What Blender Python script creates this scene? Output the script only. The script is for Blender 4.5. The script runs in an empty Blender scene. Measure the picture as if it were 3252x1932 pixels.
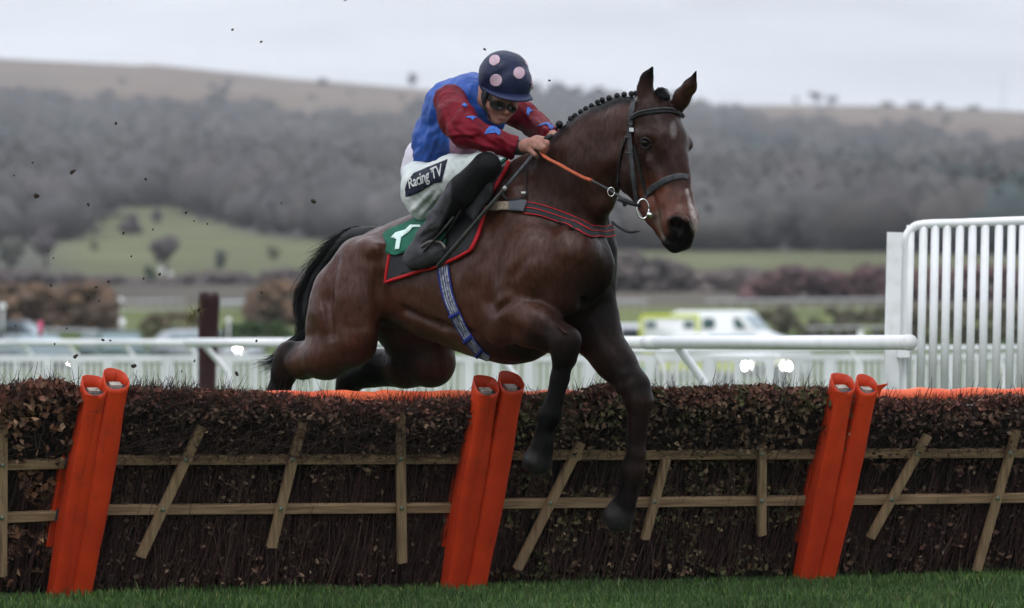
import bpy, bmesh, math, random
import numpy as np
from mathutils import Vector, Matrix
from mathutils.bvhtree import BVHTree
random.seed(7); RNG = np.random.default_rng(7)
scene = bpy.context.scene
COL = scene.collection

# ------------------------------------------------------------------ camera, sky, sun, exposure
F, CX, YH, CZ = 18225.0, 1626.0, 1091.0, 1.18      # focal length, centre and horizon in pixels of the 3252 px frame; eye height
cam_d = bpy.data.cameras.new('camera'); cam = bpy.data.objects.new('camera', cam_d); COL.objects.link(cam)
cam.location = (0, 0, CZ); cam.rotation_euler = (math.pi/2, 0, 0)
cam_d.sensor_width = 36; cam_d.lens = F/3252*36; cam_d.shift_y = (YH-966)/3252
cam_d.clip_start = .5; cam_d.clip_end = 20000
cam_d.dof.use_dof = True; cam_d.dof.focus_distance = 26.9; cam_d.dof.aperture_fstop = 4.2; cam_d.dof.aperture_blades = 0
scene.camera = cam
SUN_EL, SUN_AZ = math.radians(48), math.radians(200)
w = bpy.data.worlds.new('World'); scene.world = w; w.use_nodes = True
nt = w.node_tree; N = nt.nodes; L = nt.links; N.clear()
out = N.new('ShaderNodeOutputWorld'); bg = N.new('ShaderNodeBackground')
sky = N.new('ShaderNodeTexSky'); sky.sky_type = 'NISHITA'; sky.sun_disc = False
sky.sun_elevation = SUN_EL; sky.sun_rotation = SUN_AZ; sky.dust_density = 3; sky.air_density = 1.2
bg.inputs['Strength'].default_value = .1
tc = N.new('ShaderNodeTexCoord'); sep = N.new('ShaderNodeSeparateXYZ'); L.new(tc.outputs['Generated'], sep.inputs[0])
# overcast cloud deck: even grey that brightens upward, with soft broad patches
mr = N.new('ShaderNodeMapRange'); mr.inputs['From Min'].default_value = -.05; mr.inputs['From Max'].default_value = .9
mr.inputs['To Min'].default_value = 0; mr.inputs['To Max'].default_value = 1; L.new(sep.outputs['Z'], mr.inputs['Value'])
mp = N.new('ShaderNodeMapping'); mp.inputs['Scale'].default_value = (8, 8, 46); L.new(tc.outputs['Generated'], mp.inputs[0])
nz = N.new('ShaderNodeTexNoise'); nz.inputs['Scale'].default_value = 1.6; nz.inputs['Detail'].default_value = 5; L.new(mp.outputs[0], nz.inputs['Vector'])
cr = N.new('ShaderNodeValToRGB'); cr.color_ramp.elements[0].position = .3; cr.color_ramp.elements[1].position = .72
cr.color_ramp.elements[0].color = (.485, .510, .565, 1); cr.color_ramp.elements[1].color = (.70, .735, .80, 1); L.new(nz.outputs[0], cr.inputs[0])
gm = N.new('ShaderNodeMix'); gm.data_type = 'RGBA'; gm.inputs['A'].default_value = (10, 10, 10, 1); gm.inputs['B'].default_value = (21, 21, 21, 1); L.new(mr.outputs[0], gm.inputs['Factor'])
ml = N.new('ShaderNodeMix'); ml.data_type = 'RGBA'; ml.blend_type = 'MULTIPLY'; ml.inputs['Factor'].default_value = 1
L.new(cr.outputs[0], ml.inputs['A']); L.new(gm.outputs['Result'], ml.inputs['B'])
mx = N.new('ShaderNodeMix'); mx.data_type = 'RGBA'; mx.inputs['Factor'].default_value = .93
L.new(sky.outputs[0], mx.inputs['A']); L.new(ml.outputs['Result'], mx.inputs['B'])
L.new(mx.outputs['Result'], bg.inputs['Color']); L.new(bg.outputs[0], out.inputs['Surface'])
sun_d = bpy.data.lights.new('sun', 'SUN'); sun_d.energy = .6; sun_d.angle = math.radians(25); sun_d.color = (1, .97, .93)
sun = bpy.data.objects.new('sun', sun_d); COL.objects.link(sun)
# sun stands to the left, behind the camera
sdir = Vector((math.sin(SUN_AZ)*math.cos(SUN_EL), math.cos(SUN_AZ)*math.cos(SUN_EL), math.sin(SUN_EL)))
sun.rotation_euler = sdir.to_track_quat('Z', 'Y').to_euler(); sun.location = (-10, -10, 20)
vs = scene.view_settings; vs.view_transform = 'Standard'; vs.look = 'None'; vs.gamma = 1; vs.exposure = .5; vs.use_curve_mapping = False
scene.cycles.max_bounces = 6; scene.cycles.diffuse_bounces = 3; scene.cycles.glossy_bounces = 2; scene.cycles.transparent_max_bounces = 16
scene.cycles.use_denoising = True

# ------------------------------------------------------------------ helpers
def W(x, y, d):                      # a point of the place, named by where the lens sees it and its distance
    return Vector(((x-CX)/F*d, d, CZ+(YH-y)/F*d))
def px(p):
    return (CX+p[0]/p[1]*F, YH-(p[2]-CZ)/p[1]*F)
def tag(o, label=None, cat=None, group=None, kind=None):
    if label: o['label'] = label
    if cat: o['category'] = cat
    if group: o['group'] = group
    if kind: o['kind'] = kind
    return o
def link(o, parent=None):
    COL.objects.link(o)
    if parent is not None: o.parent = parent; o.matrix_parent_inverse = Matrix.Identity(4)
    return o
def empty(name, loc, *a, **k):
    o = bpy.data.objects.new(name, None); COL.objects.link(o); o.location = loc; o.empty_display_size = .1
    return tag(o, *a, **k)
def mesh_obj(name, verts, faces, mat, parent=None, smooth=False, origin=None, cols=None):
    """verts in world space; they are stored relative to the origin (parent's or own)."""
    verts = np.asarray(verts, dtype=np.float64).reshape(-1, 3)
    if parent is not None:
        q = parent; base = np.zeros(3)
        while q is not None: base += np.array(q.location); q = q.parent
        off = base; loc = (0, 0, 0)
    else:
        off = np.array(origin) if origin is not None else (verts.min(0)+verts.max(0))/2
        if origin is None: off[2] = verts[:, 2].min()
        loc = off
    me = bpy.data.meshes.new(name)
    v = verts-off
    if isinstance(faces, np.ndarray):
        n = faces.shape[0]; k = faces.shape[1]
        me.vertices.add(len(v)); me.vertices.foreach_set('co', v.astype(np.float32).ravel())
        me.loops.add(n*k); me.loops.foreach_set('vertex_index', faces.astype(np.int32).ravel())
        me.polygons.add(n); me.polygons.foreach_set('loop_start', np.arange(0, n*k, k, dtype=np.int32))
        try: me.polygons.foreach_set('loop_total', np.full(n, k, dtype=np.int32))
        except Exception: pass
        me.update(calc_edges=True)
    else:
        me.from_pydata([tuple(a) for a in v], [], [tuple(f) for f in faces]); me.update()
    if cols is not None:
        ca = me.color_attributes.new('Col', 'FLOAT_COLOR', 'POINT')
        c4 = np.ones((len(v), 4), dtype=np.float32); c4[:, :3] = cols; ca.data.foreach_set('color', c4.ravel())
    for p in (mat if isinstance(mat, (list, tuple)) else [mat]): me.materials.append(p)
    if smooth: me.polygons.foreach_set('use_smooth', np.ones(len(me.polygons), dtype=bool))
    o = bpy.data.objects.new(name, me)
    link(o, parent); o.location = loc
    return o
def material(name, col=(.5, .5, .5), rough=.6, col2=None, nscale=8, detail=4, bump=0, bscale=None, spec=.25, metal=0, attr=False, stretch=None,
             contrast=(.35, .65), sheen=0, coat=0, emit=None, estr=0, trans=0, alpha=None, ramp=None, coords='Object', bdist=.01, specattr=None):
    m = bpy.data.materials.new(name); m.use_nodes = True; nt = m.node_tree; n = nt.nodes; l = nt.links
    b = n['Principled BSDF']; b.inputs['Roughness'].default_value = rough; b.inputs['Metallic'].default_value = metal
    b.inputs['Specular IOR Level'].default_value = spec; b.inputs['Base Color'].default_value = (*col, 1)
    if sheen: b.inputs['Sheen Weight'].default_value = sheen; b.inputs['Sheen Roughness'].default_value = .4
    if coat: b.inputs['Coat Weight'].default_value = coat; b.inputs['Coat Roughness'].default_value = .15
    if trans: b.inputs['Transmission Weight'].default_value = trans
    if emit: b.inputs['Emission Color'].default_value = (*emit, 1); b.inputs['Emission Strength'].default_value = estr
    tcn = n.new('ShaderNodeTexCoord'); vec = tcn.outputs[coords]
    if stretch:
        mpn = n.new('ShaderNodeMapping'); mpn.inputs['Scale'].default_value = stretch; l.new(vec, mpn.inputs[0]); vec = mpn.outputs[0]
    src = None
    if attr:
        a = n.new('ShaderNodeAttribute'); a.attribute_name = 'Col'; src = a.outputs['Color']
    if col2 is not None or ramp:
        tn = n.new('ShaderNodeTexNoise'); tn.inputs['Scale'].default_value = nscale; tn.inputs['Detail'].default_value = detail; l.new(vec, tn.inputs['Vector'])
        r = n.new('ShaderNodeValToRGB'); l.new(tn.outputs[0], r.inputs[0])
        els = ramp if ramp else [(contrast[0], col), (contrast[1], col2)]
        r.color_ramp.elements[0].position = els[0][0]; r.color_ramp.elements[0].color = (*els[0][1], 1)
        r.color_ramp.elements[1].position = els[-1][0]; r.color_ramp.elements[1].color = (*els[-1][1], 1)
        for p, c in els[1:-1]:
            e = r.color_ramp.elements.new(p); e.color = (*c, 1)
        if src is not None:
            mm = n.new('ShaderNodeMix'); mm.data_type = 'RGBA'; mm.blend_type = 'MULTIPLY'; mm.inputs['Factor'].default_value = 1
            l.new(src, mm.inputs['A']); l.new(r.outputs[0], mm.inputs['B']); src = mm.outputs['Result']
        else: src = r.outputs[0]
    if src is not None: l.new(src, b.inputs['Base Color'])
    if specattr:                       # darker hair is matter
        bw = n.new('ShaderNodeRGBToBW'); l.new(src, bw.inputs[0]); mm2 = n.new('ShaderNodeMapRange'); l.new(bw.outputs[0], mm2.inputs['Value'])
        mm2.inputs['From Min'].default_value = .006; mm2.inputs['From Max'].default_value = .03; mm2.inputs['To Min'].default_value = specattr[0]; mm2.inputs['To Max'].default_value = specattr[1]; l.new(mm2.outputs[0], b.inputs['Specular IOR Level'])
    if bump:
        bn = n.new('ShaderNodeTexNoise'); bn.inputs['Scale'].default_value = bscale or nscale*4; bn.inputs['Detail'].default_value = 5; l.new(vec, bn.inputs['Vector'])
        bp = n.new('ShaderNodeBump'); bp.inputs['Strength'].default_value = bump; bp.inputs['Distance'].default_value = bdist
        l.new(bn.outputs[0], bp.inputs['Height']); l.new(bp.outputs[0], b.inputs['Normal'])
    return m

# ---- generic geometry (numpy)
def frame(d):
    d = np.asarray(d, float); d = d/ (np.linalg.norm(d)+1e-12)
    a = np.array([0, 0, 1.]) if abs(d[2]) < .9 else np.array([1., 0, 0])
    u = np.cross(a, d); u /= np.linalg.norm(u); v = np.cross(d, u)
    return u, v
def tube(pts, rad, seg=8, cap=True, flat=1.0, up=None):
    """tube along a polyline; returns verts, faces"""
    P = [np.asarray(p, float) for p in pts]; n = len(P)
    R = rad if hasattr(rad, '__len__') else [rad]*n
    V = []; Fc = []
    u = v = None
    for i in range(n):
        d = P[min(i+1, n-1)]-P[max(i-1, 0)]
        d = d/(np.linalg.norm(d)+1e-12)
        if up is not None:
            v = np.asarray(up, float)-d*np.dot(up, d); v /= np.linalg.norm(v)+1e-12; u = np.cross(v, d)
        elif u is None: u, v = frame(d)
        else:
            u = u-d*np.dot(u, d); u /= np.linalg.norm(u)+1e-12; v = np.cross(d, u)
        for k in range(seg):
            t = 2*math.pi*k/seg
            V.append(P[i]+R[i]*(math.cos(t)*u+math.sin(t)*v*flat))
    for i in range(n-1):
        for k in range(seg):
            a = i*seg+k; b = i*seg+(k+1) % seg
            Fc.append((a, b, b+seg, a+seg))
    if cap:
        Fc.append(tuple(range(seg-1, -1, -1))); Fc.append(tuple((n-1)*seg+k for k in range(seg)))
    return V, Fc
def box(c, s, rot=None):
    c = np.asarray(c, float); V = []
    for z in (-.5, .5):
        for y in (-.5, .5):
            for x in (-.5, .5):
                q = np.array([x*s[0], y*s[1], z*s[2]])
                if rot is not None: q = np.asarray(rot) @ q
                V.append(c+q)
    return V, [(0, 2, 3, 1), (4, 5, 7, 6), (0, 1, 5, 4), (2, 6, 7, 3), (0, 4, 6, 2), (1, 3, 7, 5)]
def beam(a, b, wdt, th, up):
    """board from a to b: width across, th along up"""
    a = np.asarray(a, float); b = np.asarray(b, float); d = b-a; L_ = np.linalg.norm(d); d /= L_
    up = np.asarray(up, float); up = up-d*np.dot(up, d); up /= np.linalg.norm(up); s = np.cross(up, d)
    bm_ = .12*min(wdt, th); V = []; Fc = []
    prof = [(-1, -1), (1, -1), (1, 1), (-1, 1)]; pr = []
    for (i, j) in prof:
        x, y = i*wdt/2, j*th/2
        if i*j > 0: pr += [(x, y-j*bm_), (x-i*bm_, y)] if (i > 0) == (j > 0) else []
        else: pr += [(x-i*bm_, y), (x, y-j*bm_)]
    for q in (a, b):
        for (x, y) in pr: V.append(q+s*x+up*y)
    k = len(pr)
    for i in range(k): Fc.append((i, (i+1) % k, k+(i+1) % k, k+i))
    Fc.append(tuple(range(k-1, -1, -1))); Fc.append(tuple(range(k, 2*k)))
    return V, Fc
def merge(parts):
    V = []; Fc = []
    for v, f in parts:
        o = len(V); V += list(v); Fc += [tuple(i+o for i in q) for q in f]
    return V, Fc
def obj(name, vf, mat, parent=None, smooth=False, **k):
    return mesh_obj(name, vf[0], vf[1], mat, parent, smooth, **k)
def vnoise(p, scale, seed=0):
    """cheap smooth value noise on Nx3 points, -1..1"""
    p = np.asarray(p)*scale+seed*17.3
    i = np.floor(p).astype(np.int64); f = p-i; f = f*f*(3-2*f); r = 0
    def hsh(a):
        h = (a[:, 0]*73856093) ^ (a[:, 1]*19349663) ^ (a[:, 2]*83492791); h = (h ^ (h >> 13))*1274126177
        return ((h & 0xffff)/32767.5)-1
    for dx in (0, 1):
        for dy in (0, 1):
            for dz in (0, 1):
                wgt = (f[:, 0] if dx else 1-f[:, 0])*(f[:, 1] if dy else 1-f[:, 1])*(f[:, 2] if dz else 1-f[:, 2])
                r = r+wgt*hsh(i+np.array([dx, dy, dz]))
    return r
# ---- signed distance modelling: smooth unions of tapered limbs, skinned into one continuous surface
class SDF:
    def __init__(s, lo, hi, h):
        s.lo = np.array(lo, float); s.h = h; s.n = np.ceil((np.array(hi)-s.lo)/h).astype(int)+1
        s.g = np.full(s.n, 9.0, dtype=np.float32)
    def _sub(s, lo, hi):
        i0 = np.clip(np.floor((lo-s.lo)/s.h).astype(int), 0, s.n-1); i1 = np.clip(np.ceil((hi-s.lo)/s.h).astype(int)+1, 1, s.n)
        if np.any(i1 <= i0): return None
        ax = [(s.lo[k]+np.arange(i0[k], i1[k])*s.h).astype(np.float32) for k in range(3)]
        return tuple(slice(i0[k], i1[k]) for k in range(3)), ax
    def cone(s, a, ra, b, rb, k=.03, n=None, sq=1.0, op='add'):
        a = np.array(a, float); b = np.array(b, float); m = max(ra, rb)*max(1, sq)+k+3*s.h
        q = s._sub(np.minimum(a, b)-m, np.maximum(a, b)+m)
        if q is None: return
        sl, ax = q
        X, Y, Z = (ax[0][:, None, None]-a[0]), (ax[1][None, :, None]-a[1]), (ax[2][None, None, :]-a[2])
        d = b-a
        if n is not None and sq != 1:
            n = np.array(n, float); n /= np.linalg.norm(n); t = (X*n[0]+Y*n[1]+Z*n[2])*(1/sq-1); X = X+t*n[0]; Y = Y+t*n[1]; Z = Z+t*n[2]
            d = d+n*np.dot(d, n)*(1/sq-1)
        dd = float(d @ d)+1e-12
        t = np.clip((X*d[0]+Y*d[1]+Z*d[2])/dd, 0, 1)
        D = np.sqrt((X-t*d[0])**2+(Y-t*d[1])**2+(Z-t*d[2])**2)-(ra+(rb-ra)*t)
        if sq < 1: D = D*(.5+.5*sq)
        s._op(sl, D.astype(np.float32), k, op)
    def _op(s, sl, D, k, op):
        g = s.g[sl]
        if op == 'add':
            h = np.maximum(k-np.abs(g-D), 0)/k; s.g[sl] = np.minimum(g, D)-h*h*k*.25
        else:
            D = -D; h = np.maximum(k-np.abs(g-D), 0)/k; s.g[sl] = np.maximum(g, D)+h*h*k*.25
    def chain(s, pts, k=.03, n=None, sq=1.0, op='add'):
        if len(pts) == 1: s.cone(pts[0][0], pts[0][1], pts[0][0], pts[0][1], k, n, sq, op)
        for (a, ra), (b, rb) in zip(pts, pts[1:]): s.cone(a, ra, b, rb, k, n, sq, op)
    def plane(s, p, nrm, k=.01):            # keeps the side against the normal
        nrm = np.array(nrm, float); nrm /= np.linalg.norm(nrm); p = np.array(p, float)
        ax = [(s.lo[i]+np.arange(s.n[i])*s.h).astype(np.float32) for i in range(3)]
        D = (ax[0][:, None, None]-p[0])*nrm[0]+(ax[1][None, :, None]-p[1])*nrm[1]+(ax[2][None, None, :]-p[2])*nrm[2]
        s.g = np.maximum(s.g, D.astype(np.float32))
    def mesh(s, iso=0.0):
        g = s.g-iso; ins = g < 0; nx, ny, nz = g.shape
        cnt = np.zeros((nx-1, ny-1, nz-1), dtype=np.uint8)
        for dx in (0, 1):
            for dy in (0, 1):
                for dz in (0, 1): cnt += ins[dx:nx-1+dx, dy:ny-1+dy, dz:nz-1+dz]
        act = (cnt > 0) & (cnt < 8); idx = np.argwhere(act); M = len(idx)
        vid = np.full(act.shape, -1, dtype=np.int32); vid[act] = np.arange(M, dtype=np.int32)
        acc = np.zeros((M, 3)); num = np.zeros(M)
        C = [(x, y, z) for x in (0, 1) for y in (0, 1) for z in (0, 1)]
        vals = {c: g[idx[:, 0]+c[0], idx[:, 1]+c[1], idx[:, 2]+c[2]].astype(np.float64) for c in C}
        for c in C:
            for k in range(3):
                if c[k] == 0:
                    e = list(c); e[k] = 1; e = tuple(e); va, vb = vals[c], vals[e]; mk = (va < 0) != (vb < 0)
                    t = np.where(mk, va/(va-vb+1e-20), 0); P = np.tile(np.array(c, float), (M, 1)); P[:, k] += t
                    acc[mk] += P[mk]; num[mk] += 1
        V = (idx+acc/num[:, None])*s.h+s.lo; Q = []
        # quads around each crossing edge
        for k in range(3):
            a_, b_ = [(1, 2), (2, 0), (0, 1)][k]
            sl0 = [slice(1, -1)]*3; sl1 = [slice(1, -1)]*3; sl0[k] = slice(0, -1); sl1[k] = slice(1, None)
            A = ins[tuple(sl0)]; B = ins[tuple(sl1)]; cr_ = np.argwhere(A != B); flip = A[cr_[:, 0], cr_[:, 1], cr_[:, 2]]
            base = cr_.copy()
            for j in range(3):
                if j != k: base[:, j] += 1
            q = []
            for (da, db) in ((-1, -1), (0, -1), (0, 0), (-1, 0)):
                c = base.copy(); c[:, a_] += da; c[:, b_] += db; q.append(vid[c[:, 0], c[:, 1], c[:, 2]])
            q = np.stack(q, 1); q[~flip] = q[~flip][:, ::-1]; Q.append(q)
        Q = np.concatenate(Q); Q = Q[(Q >= 0).all(1)]
        return V, Q
def smooth_mesh(V, Q, it=2, lam=.5):
    E = np.concatenate([Q[:, [0, 1]], Q[:, [1, 2]], Q[:, [2, 3]], Q[:, [3, 0]]])
    a = np.concatenate([E[:, 0], E[:, 1]]); b = np.concatenate([E[:, 1], E[:, 0]]); c = np.bincount(a, minlength=len(V))[:, None]
    for _ in range(it):
        S = np.stack([np.bincount(a, weights=V[b, k], minlength=len(V)) for k in range(3)], 1)/np.maximum(c, 1)
        V = V+lam*(S-V)
    return V
def normals(V, Q):
    n = np.cross(V[Q[:, 2]]-V[Q[:, 0]], V[Q[:, 3]]-V[Q[:, 1]]); R = np.zeros_like(V)
    for k in range(4):
        for j in range(3): R[:, j] += np.bincount(Q[:, k], weights=n[:, j], minlength=len(V))
    return R/(np.linalg.norm(R, axis=1)[:, None]+1e-12)
def bvh(V, Q): return BVHTree.FromPolygons([tuple(v) for v in V], [tuple(int(i) for i in q) for q in Q])
EYE = Vector((0, 0, CZ))
def hit(trees, x, y):
    D = (W(x, y, 1)-EYE).normalized(); best = None
    for t in trees:
        r = t.ray_cast(EYE, D, 60)
        if r[0] is not None and (best is None or r[3] < best[2]): best = (r[0], r[1], r[3])
    if best is None: return None
    n = best[1]
    if n.dot(D) > 0: n = -n
    return best[0], n
def resample(pts, n):
    P = np.array(pts, float)
    # catmull-rom through the points
    Q = np.vstack([2*P[0]-P[1], P, 2*P[-1]-P[-2]]); o = []
    m = len(P)-1
    for i in range(n):
        t = i/(n-1)*m; k = min(int(t), m-1); u = t-k; a, b, c, d = Q[k:k+4]
        o.append(.5*((2*b)+(-a+c)*u+(2*a-5*b+4*c-d)*u*u+(-a+3*b-3*c+d)*u**3))
    return np.array(o)
def ball(c, r, seg=14, sc=(1, 1, 1)):
    V = []; Fc = []; n = seg; m = seg//2
    for i in range(m+1):
        a = math.pi*i/m
        for j in range(n):
            b = 2*math.pi*j/n; V.append((c[0]+r*sc[0]*math.sin(a)*math.cos(b), c[1]+r*sc[1]*math.sin(a)*math.sin(b), c[2]+r*sc[2]*math.cos(a)))
    for i in range(m):
        for j in range(n): Fc.append((i*n+j, i*n+(j+1) % n, (i+1)*n+(j+1) % n, (i+1)*n+j))
    return V, Fc
PM = 27.0/F                         # metres per picture pixel at the horse
M_LEATHER = material('black_leather', (.009, .009, .010), .55, (.016, .016, .017), nscale=40, bump=.2, bscale=200, bdist=.002)
def pxy(V): return CX+V[:, 0]/V[:, 1]*F, YH-(V[:, 2]-CZ)/V[:, 1]*F
# ------------------------------------------------------------------ ground and hills
SKY = ([0, 235, 378, 430, 482, 650, 910, 1106, 1354, 1500, 1690, 1900, 2213, 2550, 2838, 3252], [188, 194, 201, 204, 200, 217, 247, 262, 284, 300, 300, 305, 330, 340, 340, 353])
DT = [150, 200, 300, 450, 700, 900, 1300, 1800, 2300, 2900]; YT = [1233, 1150, 985, 890, 760, 660, 560, 430, 325, 0]
def skyrow(x): return np.interp(x, *SKY)
def terrain(X, Y):
    d = np.maximum(Y, 1.); xs = np.clip(CX+X/d*F, -1200, 4400); sr = np.interp(xs, [-1200, 0], [150, 188])*(xs < 0)+skyrow(xs)*(xs >= 0)
    sr = np.where(xs > 3252, 353+(xs-3252)*.03, sr)
    row = np.interp(d, DT[:-1], YT[:-1]); k = np.clip((d-700)/1600, 0, 1)
    row = row+(sr-250)*k*.8
    row = np.where(d > 2300, (325+(sr-250)*.8)+(sr-(325+(sr-250)*.8))*np.clip((d-2300)/600, 0, 1), row)
    z = CZ+(YH-row)/F*d
    z = np.where(d < 150, 0, z); z = np.where(d > 2900, CZ+(YH-sr)/F*2900-(d-2900)*.02, z)
    p = np.stack([X, Y, 0*X], -1).reshape(-1, 3)
    z = z+(vnoise(p, 1/90., 1)*1.6+vnoise(p, 1/35., 2)*.5).reshape(np.shape(z))*np.clip((d-400)/900, 0, 1)
    return np.where(d < 150, 0, z)
def grid_mesh(xs, ys):
    X, Y = np.meshgrid(xs, ys); Z = terrain(X, Y); V = np.stack([X, Y, Z], -1).reshape(-1, 3)
    n, m = len(ys), len(xs); i = np.arange((n-1)*m).reshape(n-1, m)[:, :-1].ravel()
    return V, np.stack([i, i+1, i+m+1, i+m], 1)
def mixc(c, col, m): return c*(1-m[:, None])+np.array(col)*m[:, None]
def sm(v): v = np.clip(v, 0, 1); return v*v*(3-2*v)
FTOP = ([-400, 200, 240, 380, 520, 640, 760, 880, 1040, 1200, 1960, 2800, 3700], [790, 770, 700, 658, 655, 670, 718, 750, 762, 770, 800, 800, 812])
def land(V):
    x, y = pxy(V); nzb = vnoise(V, 1/60., 3)*14+vnoise(V, 1/22., 4)*6; yy = y+nzb
    c = np.tile(np.array([.090, .080, .078]), (len(V), 1))                                     # floor of the bare woods
    c = mixc(c, (.115, .12, .065), sm((420-np.abs(x-1150))/150)*sm((45-np.abs(yy-410))/25)*.6)
    b1 = np.interp(x, [-800, 0, 300, 700, 900, 1380, 1450, 2210, 2500, 2800, 3252, 4200], [300, 305, 335, 350, 352, 352, 250, 325, 392, 425, 485, 560])
    c = mixc(c, (.160, .114, .086), sm((b1+18-yy)/22+.5))
    c = mixc(c, (.13, .11, .085), sm((b1-yy)/14)*np.clip(vnoise(V*np.array([1, .4, 1]), 1/26., 8)*1.6, 0, .8))
    ft = np.interp(x, *FTOP)
    c = mixc(c, (.118, .124, .064), sm((yy-ft)/10)*sm((910-y)/15))
    c = mixc(c, (.088, .086, .070), sm((215-x+nzb*2)/40)*sm((y-600)/50))
    c = mixc(c, (.10, .088, .070), sm((y-868)/20)*.95)
    c = mixc(c, (.125, .145, .055), sm((y-965)/20)); c = mixc(c, (.085, .115, .040), sm((y-1040)/25))
    c = mixc(c, (.13, .15, .07), sm((50-np.abs(x-2900))/30)*sm((22-np.abs(yy-508))/12)*.8)
    return c*(1+.10*vnoise(V, 1/9., 5)[:, None]+.12*vnoise(V*np.array([1, .3, 1]), 1/30., 6)[:, None])
def nonuni(a, b, n, far, m): return np.concatenate([-np.geomspace(far, -a, m)[:-1] if a < 0 else [], np.linspace(a, b, n), np.geomspace(b, far, m)[1:]])
ysn = np.concatenate([[-300, -100, -20, 0], np.linspace(10, 24, 5), np.linspace(25, 32, 6), np.linspace(36, 150, 30)])
M_GROUND = material('turf_ground', rough=.95, attr=True, col=(.75, .75, .75), col2=(1.2, 1.2, 1.1), nscale=1.5, bump=.6, bscale=18, bdist=.04, spec=.15)
gv, gf = grid_mesh(nonuni(-40, 40, 81, 4200, 18), ysn)
gc_ = np.tile(np.array([.038, .070, .018]), (len(gv), 1))
gc_ = mixc(gc_, (.085, .125, .035), sm((gv[:, 1]-45)/30))
tag(mesh_obj('ground', gv, gf, M_GROUND, None, True, origin=(0, 0, 0), cols=gc_), kind='structure')
M_HILL = material('hill_land', rough=1, attr=True, col=(.82, .82, .82), col2=(1.15, 1.15, 1.15), nscale=.06, spec=.05)
hv, hf = grid_mesh(nonuni(-330, 330, 190, 4200, 16), np.concatenate([np.linspace(150, 420, 46), np.geomspace(430, 2300, 130), np.linspace(2310, 2900, 42), [2905, 2930, 3000, 3300, 4000, 5200, 7000]]))
tag(mesh_obj('hills', hv, hf, M_HILL, None, True, origin=(0, 0, 0), cols=land(hv)), kind='structure')
def on_land(x, y):
    """the spot of land seen at pixel (x, y): first crossing of the sight line with the ground"""
    ds = np.geomspace(150, 2899, 700); X = (x-CX)/F*ds; z = CZ+(YH-y)/F*ds; t = terrain(X, ds); k = np.argmax(t >= z)
    return (None if t[k] < z[k] else np.array([X[k], ds[k], t[k]]))
# ------------------------------------------------------------------ trees
def crown_template(seed, tri=70, core=True):
    rs = np.random.default_rng(seed); V = []; Fc = []
    if core:
        b = bmesh.new(); bmesh.ops.create_icosphere(b, subdivisions=2, radius=1)
        cv = np.array([tuple(v.co) for v in b.verts]); cf = np.array([[v.index for v in f.verts] for f in b.faces]); b.free()
        cv = cv*(.78+.22*vnoise(cv, 1.9, seed)[:, None]+.08*vnoise(cv, 4.5, seed+1)[:, None]); cv[:, 2] = np.where(cv[:, 2] < 0, cv[:, 2]*.75, cv[:, 2]); V = [cv]; Fc = [cf]
    p = rs.normal(size=(tri, 3)); p /= np.linalg.norm(p, axis=1)[:, None]; p *= (rs.uniform(.72, 1.12, tri)*(1+.25*vnoise(p, 1.9, seed)))[:, None]
    sz = rs.uniform(.06, .2, tri)[:, None]
    a = rs.normal(size=(tri, 3)); b_ = rs.normal(size=(tri, 3)); T = np.stack([p+a*sz*.3, p+b_*sz*.3, p+p*sz*1.2], 1).reshape(-1, 3)
    o = len(V[0]) if core else 0
    V.append(T); Fc.append(np.arange(tri*3).reshape(-1, 3)+o)
    return np.concatenate(V), np.concatenate(Fc)
TPL = [crown_template(i+1) for i in range(5)]
M_TWIG = material('winter_crowns', rough=1, attr=True, col=(.8, .8, .8), col2=(1.25, 1.2, 1.2), nscale=.35, spec=.03)
def crowns(name, L_, mat=M_TWIG):
    VV = []; FF = []; CC = []; o = 0
    for (p, rx, rz, col, k, rot) in L_:
        v, f = TPL[k]; c, s_ = math.cos(rot), math.sin(rot); q = np.stack([v[:, 0]*c-v[:, 1]*s_, v[:, 0]*s_+v[:, 1]*c, v[:, 2]], 1)*np.array([rx, rx, rz])+p
        VV.append(q); FF.append(f+o); o += len(v)
        CC.append(np.array(col)[None]*(1+.08*np.sin(q[:, 0:1]*1.7+k)*np.sin(q[:, 2:3]*2.1)))
    return np.concatenate(VV), np.concatenate(FF), np.concatenate(CC)
rs = np.random.default_rng(11); L_ = []
n = 0
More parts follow.
